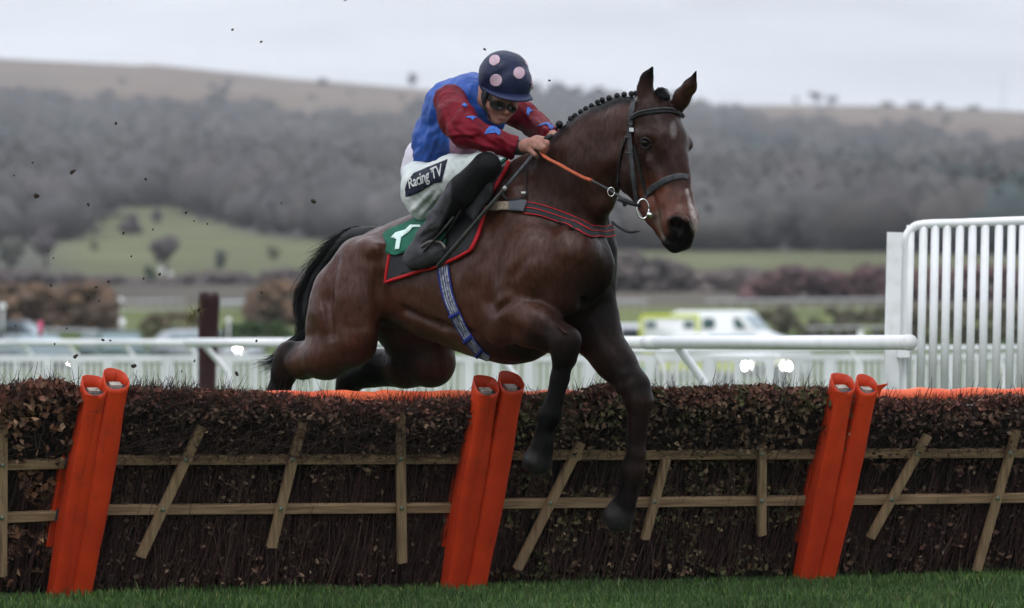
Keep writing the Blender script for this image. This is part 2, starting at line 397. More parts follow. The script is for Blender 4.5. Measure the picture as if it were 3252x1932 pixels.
while n < 4300:
    x = rs.uniform(-150, 3400); y = 250+(rs.random()**.85)*570
    nb = vnoise(np.array([[x/90., y/45., 0]]), 1, 5)[0]*12
    b1 = np.interp(x, [-800, 0, 300, 700, 900, 1380, 1450, 2210, 2500, 2800, 3252, 4200], [300, 305, 335, 350, 352, 352, 250, 325, 392, 425, 485, 560])
    if y+nb < b1+34: 
        if rs.random() > .035: continue
    if y+nb > np.interp(x, *FTOP)-2: continue
    if 2790 < x < 3010 and 485 < y < 530 and rs.random() < .8: continue
    if 900 < x < 1400 and 385 < y < 425 and rs.random() < .75: continue
    if 2800 < x and 430 < y < 700 and rs.random() < .1: continue
    p = on_land(x, y)
    if p is None: continue
    n += 1; hgt = rs.uniform(3.8, 7.6)*(1 if y > b1 else .45); wv = vnoise(np.array([[x/220., y/90., 2.]]), 1, 6)[0]
    col = np.array([.076, .077, .078])*(1+.16*wv+.22*vnoise(np.array([[x/170., y/26., 5.]]), 1, 9)[0])+np.array([.012, .004, .0])*rs.random()
    if wv > .3: col = np.array([.086, .084, .080])
    dia = y-(520+(x-2350)*.30)                                    # evergreen belt running down the hill on the right
    if x > 2330 and abs(dia+10*wv) < 46 and rs.random() < .6: col = np.array([.046, .060, .060])
    if x < 500 and 470 < y < 560 and rs.random() < .35: col = np.array([.056, .068, .066])
    if 400 < x < 1400 and 350 < y < 390 and rs.random() < .6: col = col*.72
    if rs.random() < .03: col = col*.75
    L_.append((p+np.array([0, 0, hgt*.45]), hgt*rs.uniform(.75, 1.25), hgt*rs.uniform(.6, .95), col*rs.uniform(.9, 1.1), int(rs.integers(5)), rs.uniform(0, 6.28)))
V, Fc, Cc = crowns('woodland', L_)
tag(mesh_obj('woodland', V, Fc, M_TWIG, None, False, origin=(0, 1200, 0), cols=Cc), kind='stuff', label='bare winter woodland covering the hillside')
M_BARK = material('bark', (.05, .042, .036), .95)
def tree(x, y, hpx, wpx, col, label, d=None, group=None, lean=0, gaps=1.0, trunk=.25, name='bare_tree', seed=None, flatb=False):
    """tree whose foot is seen at (x, y), hpx high and wpx wide in the picture"""
    p = np.array(W(x, y, d)) if d else on_land(x, y)
    sc = p[1]/F; H = hpx*sc; R = wpx*sc/2; sd = seed or int(x*7+y)
    rs = np.random.default_rng(sd)
    e = empty(name, tuple(p), label, 'tree' if 'hedge' not in name and 'bush' not in name else name.split('_')[-1], group)
    tp_ = p+np.array([lean*R, 0, H*.6])
    parts = [tube([p-np.array([0, 0, .3]), (p+tp_)/2, tp_], [R*.09+.03, R*.06+.02, R*.03+.01], 7)]
    for i in range(6):
        a = rs.uniform(0, 6.28); q = tp_+np.array([math.cos(a)*R*.7, math.sin(a)*R*.7, rs.uniform(.0, .25)*H]); b = p+(tp_-p)*rs.uniform(.45, .9)
        parts.append(tube([b, (b+q)/2+np.array([0, 0, .04*H]), q], [R*.035, R*.025, R*.01], 5))
    obj('trunk', merge(parts), M_BARK, e)
    LL = []; m = 10
    for i in range(m):
        a = rs.uniform(0, 6.28); rr = R*rs.uniform(.1, .62); zz = H*(trunk+(1-trunk)*rs.uniform(.15, .8)); s_ = rs.uniform(.32, .5)
        LL.append((p+np.array([math.cos(a)*rr+lean*R*.8, math.sin(a)*rr, zz]), R*s_, min(H*(1-trunk)*.34, R*s_*1.1), np.array(col)*rs.uniform(.8, 1.2), int(rs.integers(5)), a))
    LL.append((p+np.array([lean*R, 0, H*(trunk+(1-trunk)*.5)]), R*.68, H*(1-trunk)*.46, np.array(col), sd % 5, 0.))
    V, Fc, Cc = crowns('c', LL); mesh_obj('crown', V, Fc, M_TWIG, e, False, cols=Cc)
    return e
GP = (.085, .075, .078); BR = (.125, .085, .055)
tree(1312, 279, 48, 46, (.045, .05, .055), 'lone windblown tree on the open skyline left of the jockey', d=2890, lean=-.2, seed=3)
tree(2590, 338, 46, 66, (.05, .05, .055), 'tallest flat topped pine in the clump on the right skyline', d=2890, trunk=.45, name='pine_tree')
tree(2645, 339, 36, 52, (.05, .05, .055), 'right hand pine of the clump on the right skyline', d=2890, trunk=.45, name='pine_tree')
tree(2528, 338, 34, 20, (.06, .06, .065), 'thin small tree just left of the skyline pine clump', d=2890, trunk=.3, name='pine_tree')
for i, (x, w_, h_) in enumerate([(2820, 60, 16), (2905, 80, 14), (2985, 50, 12), (3090, 60, 10), (1760, 60, 34), (1830, 50, 30), (1900, 60, 26), (1700, 60, 38), (1960, 50, 20)]):
    tree(x, float(skyrow(x))+3, h_+6, w_, (.055, .055, .062), ['first low dark bush on the skyline right of the pine clump', 'widest low dark bush on the skyline right of the pines', 'third low bush on the skyline right of the pines', 'low skyline bush nearest the radio mast', 'second skyline tree to the right of the helmet', 'skyline tree above the lower mane plaits', 'skyline tree above the middle of the mane', 'tallest skyline tree close right of the helmet', 'small skyline bush just left of the near ear'][i], d=2895, trunk=.05, name='skyline_bush', group='bushes along the skyline')
tree(415, 748, 70, 100, GP, 'round grey bush tree high in the green field', seed=5, trunk=.1)
tree(500, 722, 62, 46, GP, 'slim grey tree near the top of the green field', trunk=.15)
tree(527, 872, 128, 118, GP, 'broad bare tree standing at the foot of the green field')
tree(700, 860, 70, 62, (.055, .068, .058), 'dark green tree low in the green field beside the bare ones', trunk=.1)
tree(145, 850, 140, 130, GP, 'large bare tree at the left edge of the green field')
tree(30, 860, 120, 120, (.08, .085, .07), 'olive grey tree at the far left below the wood', trunk=.1)
tree(300, 800, 44, 40, (.11, .115, .07), 'faint small tree in the left of the green field', trunk=.1)
tree(868, 830, 52, 56, (.11, .11, .07), 'faint pale tree in the field behind the tail', trunk=.1)
tree(480, 905, 60, 60, (.05, .07, .05), 'dark evergreen by the white cottages', trunk=.1)
def mass(name, label, cat, x0, x1, tops, base, d, cols, n, s0=26, group=None, fat=1.0):
    """one hedge or thicket: crowns packed between x0 and x1 under the top line, down to the base row"""
    rs = np.random.default_rng(int(abs(x0)*3+d)); k = d/F; LL = []
    for i in range(n):
        x = rs.uniform(x0, x1); tp = np.interp(x, [q[0] for q in tops], [q[1] for q in tops]); r = s0*rs.uniform(.7, 1.25)
        y = tp+r*.8+(base-tp-r*.5)*rs.random()**1.3; c = np.array(cols[int(rs.integers(len(cols)))])*rs.uniform(.85, 1.15)
        LL.append((np.array(W(x, y, d+rs.uniform(-3, 3))), r*k*1.25*fat, r*k, c, int(rs.integers(5)), rs.uniform(0, 6.28)))
    c0 = np.array(W((x0+x1)/2, base, d)); e = empty(name, tuple(c0), label, cat, group)
    V, Fc, Cc = crowns('c', LL); mesh_obj('crown', V, Fc, M_TWIG, e, False, cols=Cc)
    st = [tube([W(x, base+25, d), W(x+rs.uniform(-8, 8), base-40, d)], [.12, .05], 5) for x in np.linspace(x0+10, x1-10, max(3, int((x1-x0)/60)))]
    obj('stems', merge(st), M_BARK, e)['kind'] = 'stuff'
RU = [(.135, .088, .056), (.115, .078, .054), (.10, .072, .055)]; GY = [(.098, .083, .082), (.085, .074, .074)]; GB = [(.115, .098, .092), (.10, .086, .082)]
PLM = [(.108, .064, .064), (.09, .062, .064), (.12, .075, .072)]; OL = [(.082, .080, .052), (.095, .085, .062), (.07, .072, .046)]
mass('thicket', 'long grey thicket of bare trees below the green field', 'thicket', -80, 1120, [(-80, 850), (200, 862), (380, 868), (520, 890), (640, 850), (760, 862), (880, 850), (1120, 860)], 955, 430, GY, 300, 24)
mass('thicket', 'grey brown thicket on the right behind the head of the horse', 'thicket', 1900, 2420, [(1900, 805), (2020, 795), (2130, 822), (2260, 862), (2330, 835), (2420, 860)], 955, 390, GB, 190, 26)
mass('thicket', 'plum coloured thicket on the right below the pale green strip', 'thicket', 2370, 3420, [(2370, 890), (2470, 842), (2560, 838), (2680, 862), (2760, 836), (2900, 846), (3100, 838), (3420, 845)], 958, 350, PLM, 300, 26)
mass('bush', 'rusty brown bush at the far left above the dark vehicle', 'bush', -90, 175, [(-90, 905), (40, 893), (150, 902), (175, 925)], 1045, 260, RU, 170, 26)
mass('bush', 'tallest rusty brown dome shaped bush left of the ball topped post', 'bush', 185, 372, [(185, 915), (240, 890), (290, 882), (340, 897), (372, 950)], 1045, 258, RU, 130, 26)
mass('bush', 'rusty bush beside the tail of the horse', 'bush', 790, 990, [(790, 930), (850, 888), (920, 885), (990, 900)], 1030, 250, RU, 90, 24)
mass('shrub', 'brown shrub left of the brushwood bundle', 'shrub', 455, 640, [(455, 1000), (520, 982), (640, 985)], 1050, 210, [(.105, .088, .06), (.09, .095, .05)], 40, 18)
mass('clipped_hedge', 'clipped dark green hedge behind the rail near the tail', 'hedge', 690, 930, [(690, 1022), (930, 1018)], 1085, 185, [(.028, .05, .02), (.036, .06, .024)], 60, 17)
mass('scrub_belt', 'olive scrub belt on the right behind the white rails', 'scrub', 2330, 3420, [(2330, 985), (2480, 962), (2700, 972), (2900, 965), (3420, 968)], 1085, 235, OL, 210, 22)
M_WHITE_FAR = material('whitewash', (.72, .73, .73), .8)
def cottage(x, y, wpx, hpx, label):
    p = on_land(x, y); k = p[1]/F; w_, h_ = wpx*k, hpx*k; e = empty('white_cottage', tuple(p), label, 'cottage')
    obj('wall', box(p+np.array([0, 0, h_*.35]), (w_, w_*1.2, h_*.7)), M_WHITE_FAR, e)
    V = [p+np.array(q) for q in ((-w_*.6, -w_*.65, h_*.7), (w_*.6, -w_*.65, h_*.7), (w_*.6, w_*.65, h_*.7), (-w_*.6, w_*.65, h_*.7), (0, -w_*.65, h_), (0, w_*.65, h_))]
    obj('roof', (V, [(0, 1, 4), (2, 3, 5), (1, 2, 5, 4), (3, 0, 4, 5), (3, 2, 1, 0)]), material('slate', (.14, .14, .16), .8) if 'slate' not in bpy.data.materials else bpy.data.materials['slate'], e)
    obj('window', box(p+np.array([0, -w_*.61, h_*.4]), (w_*.25, .1, h_*.2)), M_LEATHER, e)
cottage(512, 868, 17, 26, 'left and taller of two tiny white cottages below the field'); cottage(541, 877, 14, 20, 'right and smaller of two tiny white cottages below the field')
# faint radio mast
p = W(3185, 350, 2890); e = empty('radio_mast', p, 'thin radio mast standing on the right skyline', 'mast')
obj('pole', tube([p, p+Vector((0, 0, 17))], [.35, .2], 6), material('mast_grey', (.35, .36, .38), .7), e)
obj('antenna', tube([p+Vector((-.9, 0, 13)), p+Vector((.9, 0, 13))], [.2, .2], 6), bpy.data.materials['mast_grey'], e)
# haze: one closed box of pale air round everything
hz = bpy.data.materials.new('haze'); hz.use_nodes = True; hn = hz.node_tree.nodes; hn.clear()
ho = hn.new('ShaderNodeOutputMaterial'); hp_ = hn.new('ShaderNodeVolumePrincipled'); hp_.inputs['Color'].default_value = (.93, .96, 1, 1); hp_.inputs['Density'].default_value = .00014; hp_.inputs['Anisotropy'].default_value = .2
hz.node_tree.links.new(hp_.outputs[0], ho.inputs['Volume'])
hb = obj('haze', box((0, 3400, 129), (9200, 7800, 262)), hz, None, origin=(0, 3400, 129)); tag(hb, kind='stuff', label='pale winter haze filling the valley air')
# ------------------------------------------------------------------ white rails, palisade, hurdle wing
M_PLASTIC = material('white_plastic', (.80, .81, .82), .4, (.66, .67, .66), nscale=5, detail=7, contrast=(.5, .85), spec=.35)
M_PLDIRT = material('white_plastic_weathered', (.78, .79, .80), .5, (.58, .58, .56), nscale=9, contrast=(.45, .8), spec=.35)
def rail(name_pt, label, x0, d0, x1, d1, z0, cap, legs, cuts):
    rl = empty('running_rail', W((x0+x1)/2, 1089, (d0+d1)/2), label, 'rail')
    ra = np.array([(x0-CX)/F*d0, d0, z0]); rb = np.array([(x1-CX)/F*d1, d1, z0]); rdir = (rb-ra)/np.linalg.norm(rb-ra)
    for c0, c1 in zip(cuts, cuts[1:]):
        a, b = ra+(rb-ra)*c0, ra+(rb-ra)*c1; obj('tube', tube([a, b], [.0415]*2, 20), M_PLASTIC, rl, True)
        if c0 > 0: obj('joint_sleeve', tube([a-rdir*.16, a+rdir*.16], [.0445]*2, 20), M_PLDIRT, rl, True)
    if cap: obj('end_cap', tube([ra-rdir*.012, ra+rdir*.02], [.0455, .0455], 20), M_PLDIRT, rl, True)
    for x in legs:
        # the spot along the rail seen in this picture column
        tx = (x-CX)/F; t = (tx*ra[1]-ra[0])/((rb[0]-ra[0])-tx*(rb[1]-ra[1])); p = ra+(rb-ra)*t; o = np.array([.17, .03, 0])*(1 if x > 1000 else 1.15)
        pts = [p+(0, 0, -.02), p+o*.35+(0, 0, -.10), p+o*.8+(0, 0, -.20), p+o*1.12+(0, 0, -.30), p+o*1.2+(0, 0, -.45), p+o*1.2+(0, 0, -1.17)]
        obj('leg', tube(resample([tuple(q) for q in pts], 16), .028, 10), M_PLASTIC, rl, True)
rail('a', 'long white plastic running rail with a capped end just behind the hurdles', 2888, 32, 595, 53, 1.185, True, (2150, 1560, 1070, 648), [0, .25, .52, .78, 1.0])
rail('b', 'thinner looking farther stretch of white running rail at the left', 640, 74, -260, 90, 1.19, False, (590, 392, 212, 70), [0, .3, .65, 1.0])
# second rail beyond, seen thin
r2 = empty('far_running_rail', W(2300, 1112, 66), 'thinner white running rail just beyond the near one', 'rail')
a, b = W(1500, 1118, 60), W(3400, 1104, 60)
obj('tube', tube([a, b], .03, 10), M_PLASTIC, r2, True)
for x in (2074, 2700, 3150):
    q = W(x, 1112, 60); obj('leg', tube(resample([tuple(q), tuple(q+Vector((.06, 0, -.1))), tuple(q+Vector((.12, 0, -.25))), tuple(q+Vector((.13, 0, -1.0)))], 10), .02, 8), M_PLASTIC, r2, True)
pal = empty('palisade_fence', W(1626, 1300, 63), 'low white palisade fence of thin pickets behind the rails', 'fence')
M_PAL = material('palisade_white', (.70, .72, .73), .5, (.58, .60, .60), nscale=2)
pd_ = 63.0; k = pd_/F
xa, xb = (-420-CX)*k, (3780-CX)*k
def pz(x): return 1.18-(38-8*np.clip((x-(2100-CX)*k)/((3300-2100)*k), 0, 1))*k
for nm, dz, hh in (('top_rail', 0, .075), ('bottom_rail', -.88, .07)):
    for s0 in np.arange(xa, xb, 2.0):
        obj(nm, box((s0+.99, pd_, pz(s0+1)-.037+dz), (1.98, .05, hh)), M_PAL, pal)
pk_me = None; cnt = 0
for x in np.arange(xa, xb, .07):
    if pk_me is None:
        V, Fc = box((0, 0, 0), (.038, .012, .86)); q = obj('picket', (V, Fc), M_PAL, pal, origin=(0, 0, 0)); pk_me = q.data
        off = np.array(pal.location); 
        for v in pk_me.vertices: v.co = Vector(v.co)+Vector(off)
    else: q = bpy.data.objects.new('picket', pk_me); link(q, pal)
    q.location = Vector((x, pd_, pz(x)-.037-.44))-Vector(pal.location)
for i, x in enumerate(np.arange(xa, xb, .66)):
    obj('post', box((x, pd_-.005, pz(x)-.5), (.11, .07, 1.0)), M_PAL, pal)
for i, x in enumerate(np.arange(xa+.3, xb, .66)):
    obj('slat', box((x, pd_-.003, pz(x)-.48), (.055, .04, .9)), M_PAL, pal)
# hurdle wing on the right
wg = empty('wing_panel', W(3000, 1250, 32.6), 'tall white barred wing panel at the right end of the rail', 'hurdle wing')
wd = 32.9
def wline(pts, dd=0): return [tuple(W(x, y, wd+dd)) for x, y in pts]
obj('frame', tube(resample(wline([(2872, 1300), (2870, 1000), (2868, 830), (2872, 770), (2895, 728), (2935, 713), (3050, 709), (3200, 703), (3420, 696)]), 60), .0255, 14), M_PLASTIC, wg, True)
bars = [(2892, 2878), (2933, 2922), (2970, 2960), (3008, 2998), (3049, 3036), (3089, 3078), (3129, 3119), (3173, 3161), (3213, 3204), (3250, 3240), (3290, 3281), (3330, 3322), (3370, 3363)]
for i, (a, b) in enumerate(bars):
    obj('bar', tube([W(a, 716, wd), W(b, 1290, wd)], .0235, 12), M_PLASTIC, wg, True)
obj('bottom_bar', tube([W(2870, 1290, wd), W(3420, 1290, wd)], .0255, 12), M_PLASTIC, wg, True)
a, b = W(2834, 738, wd-.05), W(2832, 1330, wd-.05)
V, Fc = beam(W(2842, 738, wd-.06), W(2826, 1420, wd-.06), .088, .05, (0, -1, 0)); obj('post', (V, Fc), M_PLDIRT, wg)
obj('leg', beam(W(3300, 720, wd+.1), W(3290, 1420, wd+.1), .08, .05, (0, -1, 0)), M_PLDIRT, wg)
obj('bracket', box(W(2868, 1122, wd-.09), (.07, .08, .05)), M_PLDIRT, wg)
# brushwood marker
bd_ = empty('brushwood_bundle', W(655, 1400, 58), 'dark purple bundle of birch twigs standing upright behind the rail', 'brushwood bundle')
V = []; Fc = []; rs = np.random.default_rng(4); parts = []
for i in range(420):
    a = rs.uniform(0, 6.28); r = .088*math.sqrt(rs.random()); tp_ = rs.uniform(925, 985)
    q0 = np.array(W(650, 1460, 58))+np.array([math.cos(a)*r*.7, math.sin(a)*r*.7, 0]); q1 = np.array(W(664, tp_, 58))+np.array([math.cos(a)*r*1.25, math.sin(a)*r*1.25, 0])
    parts.append(tube([q0, (q0+q1)/2, q1], [.008, .008, .003], 3, cap=False))
obj('twigs', merge(parts), material('birch_twigs', (.055, .022, .024), .9), bd_, False)['kind'] = 'stuff'
obj('band', tube([W(656, 1190, 58), W(656, 1182, 58)], .090, 12), M_LEATHER, bd_, True)
# far fences of the course
M_FARR = material('far_rail_grey', (.42, .43, .45), .6)
def far_rail(x0, y0, x1, y1, d, label, n=7, th=.05, hgt=1.1, lattice=False):
    a, b = np.array(W(x0, y0, d)), np.array(W(x1, y1, d)); e = empty('far_white_rail', tuple((a+b)/2), label, 'rail')
    obj('top_tube', tube([a, b], th*.5, 8), M_FARR, e, True)
    if lattice: obj('lower_tube', tube([a-(0, 0, .45), b-(0, 0, .45)], th*.4, 8), M_FARR, e, True)
    for i in range(n):
        q = a+(b-a)*(i+.5)/n; g = float(terrain(q[0:1], q[1:2])[0]); obj('post', tube([q, np.array([q[0], q[1], min(g, q[2]-.5)])], th*.2, 6), M_FARR, e, True)
far_rail(395, 957, 590, 952, 300, 'far white rail left of the brushwood bundle in the middle distance', 6, .10, lattice=True)
far_rail(695, 963, 800, 961, 300, 'short far white rail right of the brushwood bundle', 4, .22)
far_rail(1940, 958, 2060, 958, 290, 'far white rail behind the forelegs and chest', 4, .14)
far_rail(2240, 955, 2860, 950, 290, 'long far white rail crossing below the plum hedge', 12, .11)
far_rail(2560, 1040, 2880, 1040, 200, 'low white rail in front of the olive scrub', 8, .07)
far_rail(130, 1047, 312, 1052, 225, 'thin white rail between the dark vehicle and the green car at left', 2, .11)
def marker(x, y0, y1, d, r, label, col, knob=True, nm='white_marker_post'):
    e = empty(nm, W(x, y1, d), label, 'post'); k = d/F
    obj('pole', tube([W(x, y1, d), W(x, y0, d)], r*k*(.45 if knob else 1), 8), col, e, True)
    if knob: obj('ball', ball(W(x, y0, d), r*k*1.5, 10), col, e, True)
marker(384, 955, 1010, 290, 6, 'white marker post with a ball top beyond the rusty bushes', M_PLASTIC)
marker(726, 1018, 1100, 150, 6, 'white ball topped post in front of the dark green hedge', M_PLASTIC)
marker(2732, 1052, 1120, 120, 8, 'short white post poking up behind the near rail on the right', M_PLASTIC, False)
marker(388, 1012, 1045, 200, 9, 'white notice board post behind the dark green car', M_PLASTIC, False, 'white_notice_post')
marker(128, 1020, 1068, 98, 7, 'pink cloth marker beside the dark vehicle at far left', material('pink_cloth', (.62, .10, .20), .7), False, 'pink_marker')
marker(8, 975, 1060, 180, 8, 'white marker post at the far left edge', M_PLASTIC)

# ------------------------------------------------------------------ vehicles, standing behind the palisade
M_GLASSD = material('car_glass', (.02, .026, .032), .3, spec=.25); M_GLASSL = material('car_glass_pale', (.24, .31, .34), .3, spec=.3)
M_TYRE = material('tyre', (.015, .015, .015), .85); M_RIM = material('rim', (.4, .4, .42), .35, metal=.8)
M_YEL = material('hi_vis_yellow', (.62, .68, .045), .5); M_GRN = material('emergency_green', (.02, .24, .12), .5)
M_BUMP = material('bumper_black', (.03, .03, .032), .6)
def lamp_mat(nm, col, st): return material(nm, (.8, .8, .8), .2, emit=col, estr=st)
M_LW = lamp_mat('lit_headlamp_white', (1, .95,  .85), 90); M_LO = lamp_mat('lit_headlamp_warm', (1, .72, .5), 45)
def vehicle(name, x, d, yaw, Ln, Wd, prof, glass, paint, label, cat, lamps=None, extras=None, gz=None, gmat=None):
    """prof: side outline (u, z) counted from the rear; glass: list of side window outlines; yaw: heading from the picture's right, towards the camera"""
    base = np.array([(x-CX)/F*d, d, gz if gz is not None else float(terrain(np.array([(x-CX)/F*d]), np.array([d]))[0])])
    h = np.array([math.cos(yaw), -math.sin(yaw), 0]); s_ = np.array([-math.sin(yaw), -math.cos(yaw), 0])
    e = empty(name, tuple(base), label, cat); e['category'] = cat
    P = lambda u, v, z: base+h*(u-Ln/2)+s_*v+np.array([0, 0, z])
    bm = bmesh.new(); n = len(prof); belt = .55*max(z for u, z in prof)
    def inset(z): return 1-.14*max(0, (z-belt)/(max(zz for _, zz in prof)-belt))
    A = [bm.verts.new(P(u, Wd/2*inset(z), z)) for u, z in prof]; B = [bm.verts.new(P(u, -Wd/2*inset(z), z)) for u, z in prof]
    bm.faces.new(A); bm.faces.new(B[::-1])
    for i in range(n): bm.faces.new((A[i], B[i], B[(i+1) % n], A[(i+1) % n]))
    bmesh.ops.recalc_face_normals(bm, faces=bm.faces[:]); bmesh.ops.bevel(bm, geom=bm.edges[:], offset=.05, segments=2, affect='EDGES', clamp_overlap=True)
    bm.verts.index_update(); V = [tuple(v.co) for v in bm.verts]; Fc = [tuple(v.index for v in f.verts) for f in bm.faces]; bm.free()
    obj('body', (V, Fc), paint, e, True)
    for g in glass:
        for sd in (1, -1):
            V = [P(u, sd*(Wd/2*inset(z)+.012), z) for u, z in g]+[P(u, sd*(Wd/2*inset(z)-.02), z) for u, z in g]; m = len(g)
            obj('side_window', (V, [tuple(range(m))[::-sd], tuple(range(m, 2*m))[::sd]]+[(i, (i+1) % m, m+(i+1) % m, m+i) for i in range(m)]), gmat or M_GLASSD, e)
    # windscreen: over the sloping front panel
    (u0, z0), (u1, z1) = prof[-3], prof[-4] if False else prof[-3]
    for (ua, za, ub, zb, nm) in (extras or {}).get('screens', []):
        nn = np.array([za-zb, 0, ub-ua]); nn = nn/np.linalg.norm(nn)*.02
        if nm == 'windscreen' and nn[0] < 0: nn = -nn
        q = [P(ua+nn[0], Wd*.42*inset(za), za+abs(nn[2])), P(ua+nn[0], -Wd*.42*inset(za), za+abs(nn[2])), P(ub+nn[0], -Wd*.42*inset(zb), zb+abs(nn[2])), P(ub+nn[0], Wd*.42*inset(zb), zb+abs(nn[2]))]
        q2 = [a-h*.03 for a in q]
        obj(nm, (q+q2, [(0, 1, 2, 3), (7, 6, 5, 4), (0, 4, 5, 1), (1, 5, 6, 2), (2, 6, 7, 3), (3, 7, 4, 0)]), M_GLASSL, e)
    for u in (Ln*.19, Ln*.8):
        for sd in (1, -1):
            c = P(u, sd*(Wd/2-.09), .33); wh = tube([c-s_*sd*.1, c+s_*sd*.11], .33, 18); w1 = obj('wheel', wh, M_TYRE, e, False)
            rm = tube([c+s_*sd*.112, c+s_*sd*.118], .19, 12)
            q = obj('rim', rm, M_RIM, w1)
    obj('bumper', merge([box(P(Ln-.02, 0, .45), (.16, Wd*.98, .22), np.stack([h, s_, [0, 0, 1]], 1))]), M_BUMP, e)
    for (sd, z, mt) in (lamps or []):
        c = P(Ln+.02, sd*(Wd/2-.28), z); obj('headlight', tube([c-h*.03, c+h*.03], .075, 12), mt, e)
    for (u0, u1, z0, z1, mt, nm) in (extras or {}).get('panels', []):
        c = P((u0+u1)/2, Wd/2*inset((z0+z1)/2)+.012, (z0+z1)/2); obj(nm, box(c, (u1-u0, .03, z1-z0), np.stack([h, s_, [0, 0, 1]], 1)), mt, e)
    if 'front' in (extras or {}):
        for (v0, v1, z0, z1, mt, nm) in extras['front']:
            c = P(Ln+.015, (v0+v1)/2, (z0+z1)/2); obj(nm, box(c, (.03, v1-v0, z1-z0), np.stack([h, s_, [0, 0, 1]], 1)), mt, e)
    return e
PV = [(0, .35), (0, 2.1), (.12, 2.32), (1.0, 2.36), (1.08, 2.46), (3.0, 2.46), (3.15, 2.4), (3.6, 1.84), (4.75, 1.4), (4.9, 1.15), (4.9, .35)]
M_VANW = material('ambulance_white', (.78, .80, .80), .35)
vehicle('ambulance', 2306, 172, math.radians(20), 4.9, 1.8, PV, [[(.2, 1.95), (.5, 1.95), (.5, 2.14), (.2, 2.14)], [(1.38, 1.95), (1.7, 1.95), (1.7, 2.14), (1.38, 2.14)], [(1.98, 1.93), (2.32, 1.93), (2.38, 2.1), (2.3, 2.24), (1.98, 2.24)], [(3.0, 1.93), (3.35, 1.93), (3.1, 2.24), (2.92, 2.24)]], M_VANW,
        'white ambulance with yellow outlines and checks seen side on behind the right rail', 'ambulance', None,
        dict(screens=[(3.2, 2.32, 3.55, 1.92, 'windscreen')], panels=[(.05, 1.86, 2.24, 2.35, M_YEL, 'yellow_band'), (.0, .09, 1.5, 2.24, M_YEL, 'yellow_band'), (1.78, 1.88, 1.5, 2.24, M_YEL, 'yellow_band')]+
             [(.1+.6*i, .1+.6*(i+1), .48+.34*j, .48+.34*(j+1), (M_YEL if (i+j) % 2 else M_GRN), 'check_panel') for i in range(7) for j in range(2)]), gz=-.3, gmat=material('green_glass', (.05, .10, .10), .3))
PS = [(0, .35), (0, 1.0), (.15, 1.72), (.5, 1.84), (2.9, 1.82), (3.15, 1.72), (3.75, 1.12), (4.5, 1.0), (4.6, .85), (4.6, .35)]
PC = [(0, .35), (0, .95), (.55, 1.38), (1.2, 1.48), (2.3, 1.46), (3.1, 1.0), (4.0, .88), (4.1, .75), (4.1, .35)]
GS = [[(.35, 1.12), (1.3, 1.12), (1.3, 1.62), (.5, 1.62)], [(1.4, 1.12), (2.2, 1.12), (2.2, 1.65), (1.4, 1.65)], [(2.3, 1.12), (3.4, 1.12), (2.95, 1.64), (2.3, 1.65)]]
GC = [[(.7, .98), (1.6, .98), (1.6, 1.35), (1.1, 1.35)], [(1.68, .98), (2.8, .98), (2.3, 1.36), (1.68, 1.36)]]
vehicle('parked_car', 20, 212, math.radians(12), 4.6, 1.85, PS, GS, material('dark_blue_paint', (.035, .055, .07), .3, coat=.4), 'dark blue four wheel drive at the far left behind the fence', 'car', None, dict(screens=[(3.2, 1.66, 3.7, 1.2, 'windscreen')]), gz=.2, gmat=M_GLASSD)
vehicle('parked_car', 112, 188, math.radians(68), 4.1, 1.75, PC, GC, material('teal_grey_paint', (.12, .17, .18), .35, coat=.4), 'teal grey car with two lit headlights at the left', 'car', [(1, .6, M_LO), (-1, .6, M_LW)], dict(screens=[(2.36, 1.42, 3.0, 1.06, 'windscreen')]), gz=0, gmat=M_GLASSL)
vehicle('parked_car', 362, 205, math.radians(74), 4.4, 1.8, PS, GS, material('dark_green_paint', (.012, .05, .035), .35, coat=.4), 'dark green car with a pale windscreen facing the rail', 'car', None, dict(screens=[(3.2, 1.66, 3.7, 1.2, 'windscreen')], front=[(-.9, .9, .5, .72, M_VANW, 'white_bumper')]), gz=-.2, gmat=M_GLASSL)
vehicle('parked_car', 655, 205, math.radians(40), 4.1, 1.75, PC, GC, material('silver_paint', (.42, .45, .48), .3, coat=.4), 'silver car half hidden by the brushwood bundle', 'car', [(1, .86, M_LW)], dict(screens=[(2.36, 1.42, 3.0, 1.06, 'windscreen')]), gz=.2, gmat=M_GLASSL)
vehicle('response_van', 1125, 185, math.radians(150), 5.4, 1.95, PV, [[(3.05, 1.45), (3.85, 1.45), (3.75, 2.1), (3.1, 2.1)]], M_VANW, 'white and yellow response van mostly hidden behind the hindquarters', 'van', None, dict(screens=[(3.85, 2.2, 4.35, 1.5, 'windscreen')], panels=[(3.2, 4.0, 2.15, 2.3, M_YEL, 'yellow_band'), (.1, 4.9, .55, .85, M_YEL, 'yellow_band')]), gz=-.45, gmat=M_GLASSL)
vehicle('parked_car', 1975, 215, math.radians(20), 4.1, 1.8, PS, GS, material('white_paint', (.6, .62, .66), .35), 'white car partly hidden behind the foreleg and the ambulance', 'car', None, dict(screens=[(3.2, 1.66, 3.7, 1.2, 'windscreen')]), gz=.1, gmat=M_GLASSD)

vehicle('response_car', 2297, 150, math.radians(60), 4.1, 1.85, PC, GC, M_VANW, 'low white response car facing right with both headlights lit in front of the ambulance', 'car', [(1, .59, M_LW), (-1, .59, M_LW)],
        dict(screens=[(2.36, 1.42, 3.0, 1.06, 'windscreen')], panels=[(.3, 4.0, .5, .72, M_YEL, 'yellow_band')], front=[(-.4, .4, .4, .66, M_BUMP, 'grille'), (-.85, .85, .72, .82, M_YEL, 'yellow_band')]), gz=-.02, gmat=M_GLASSD)
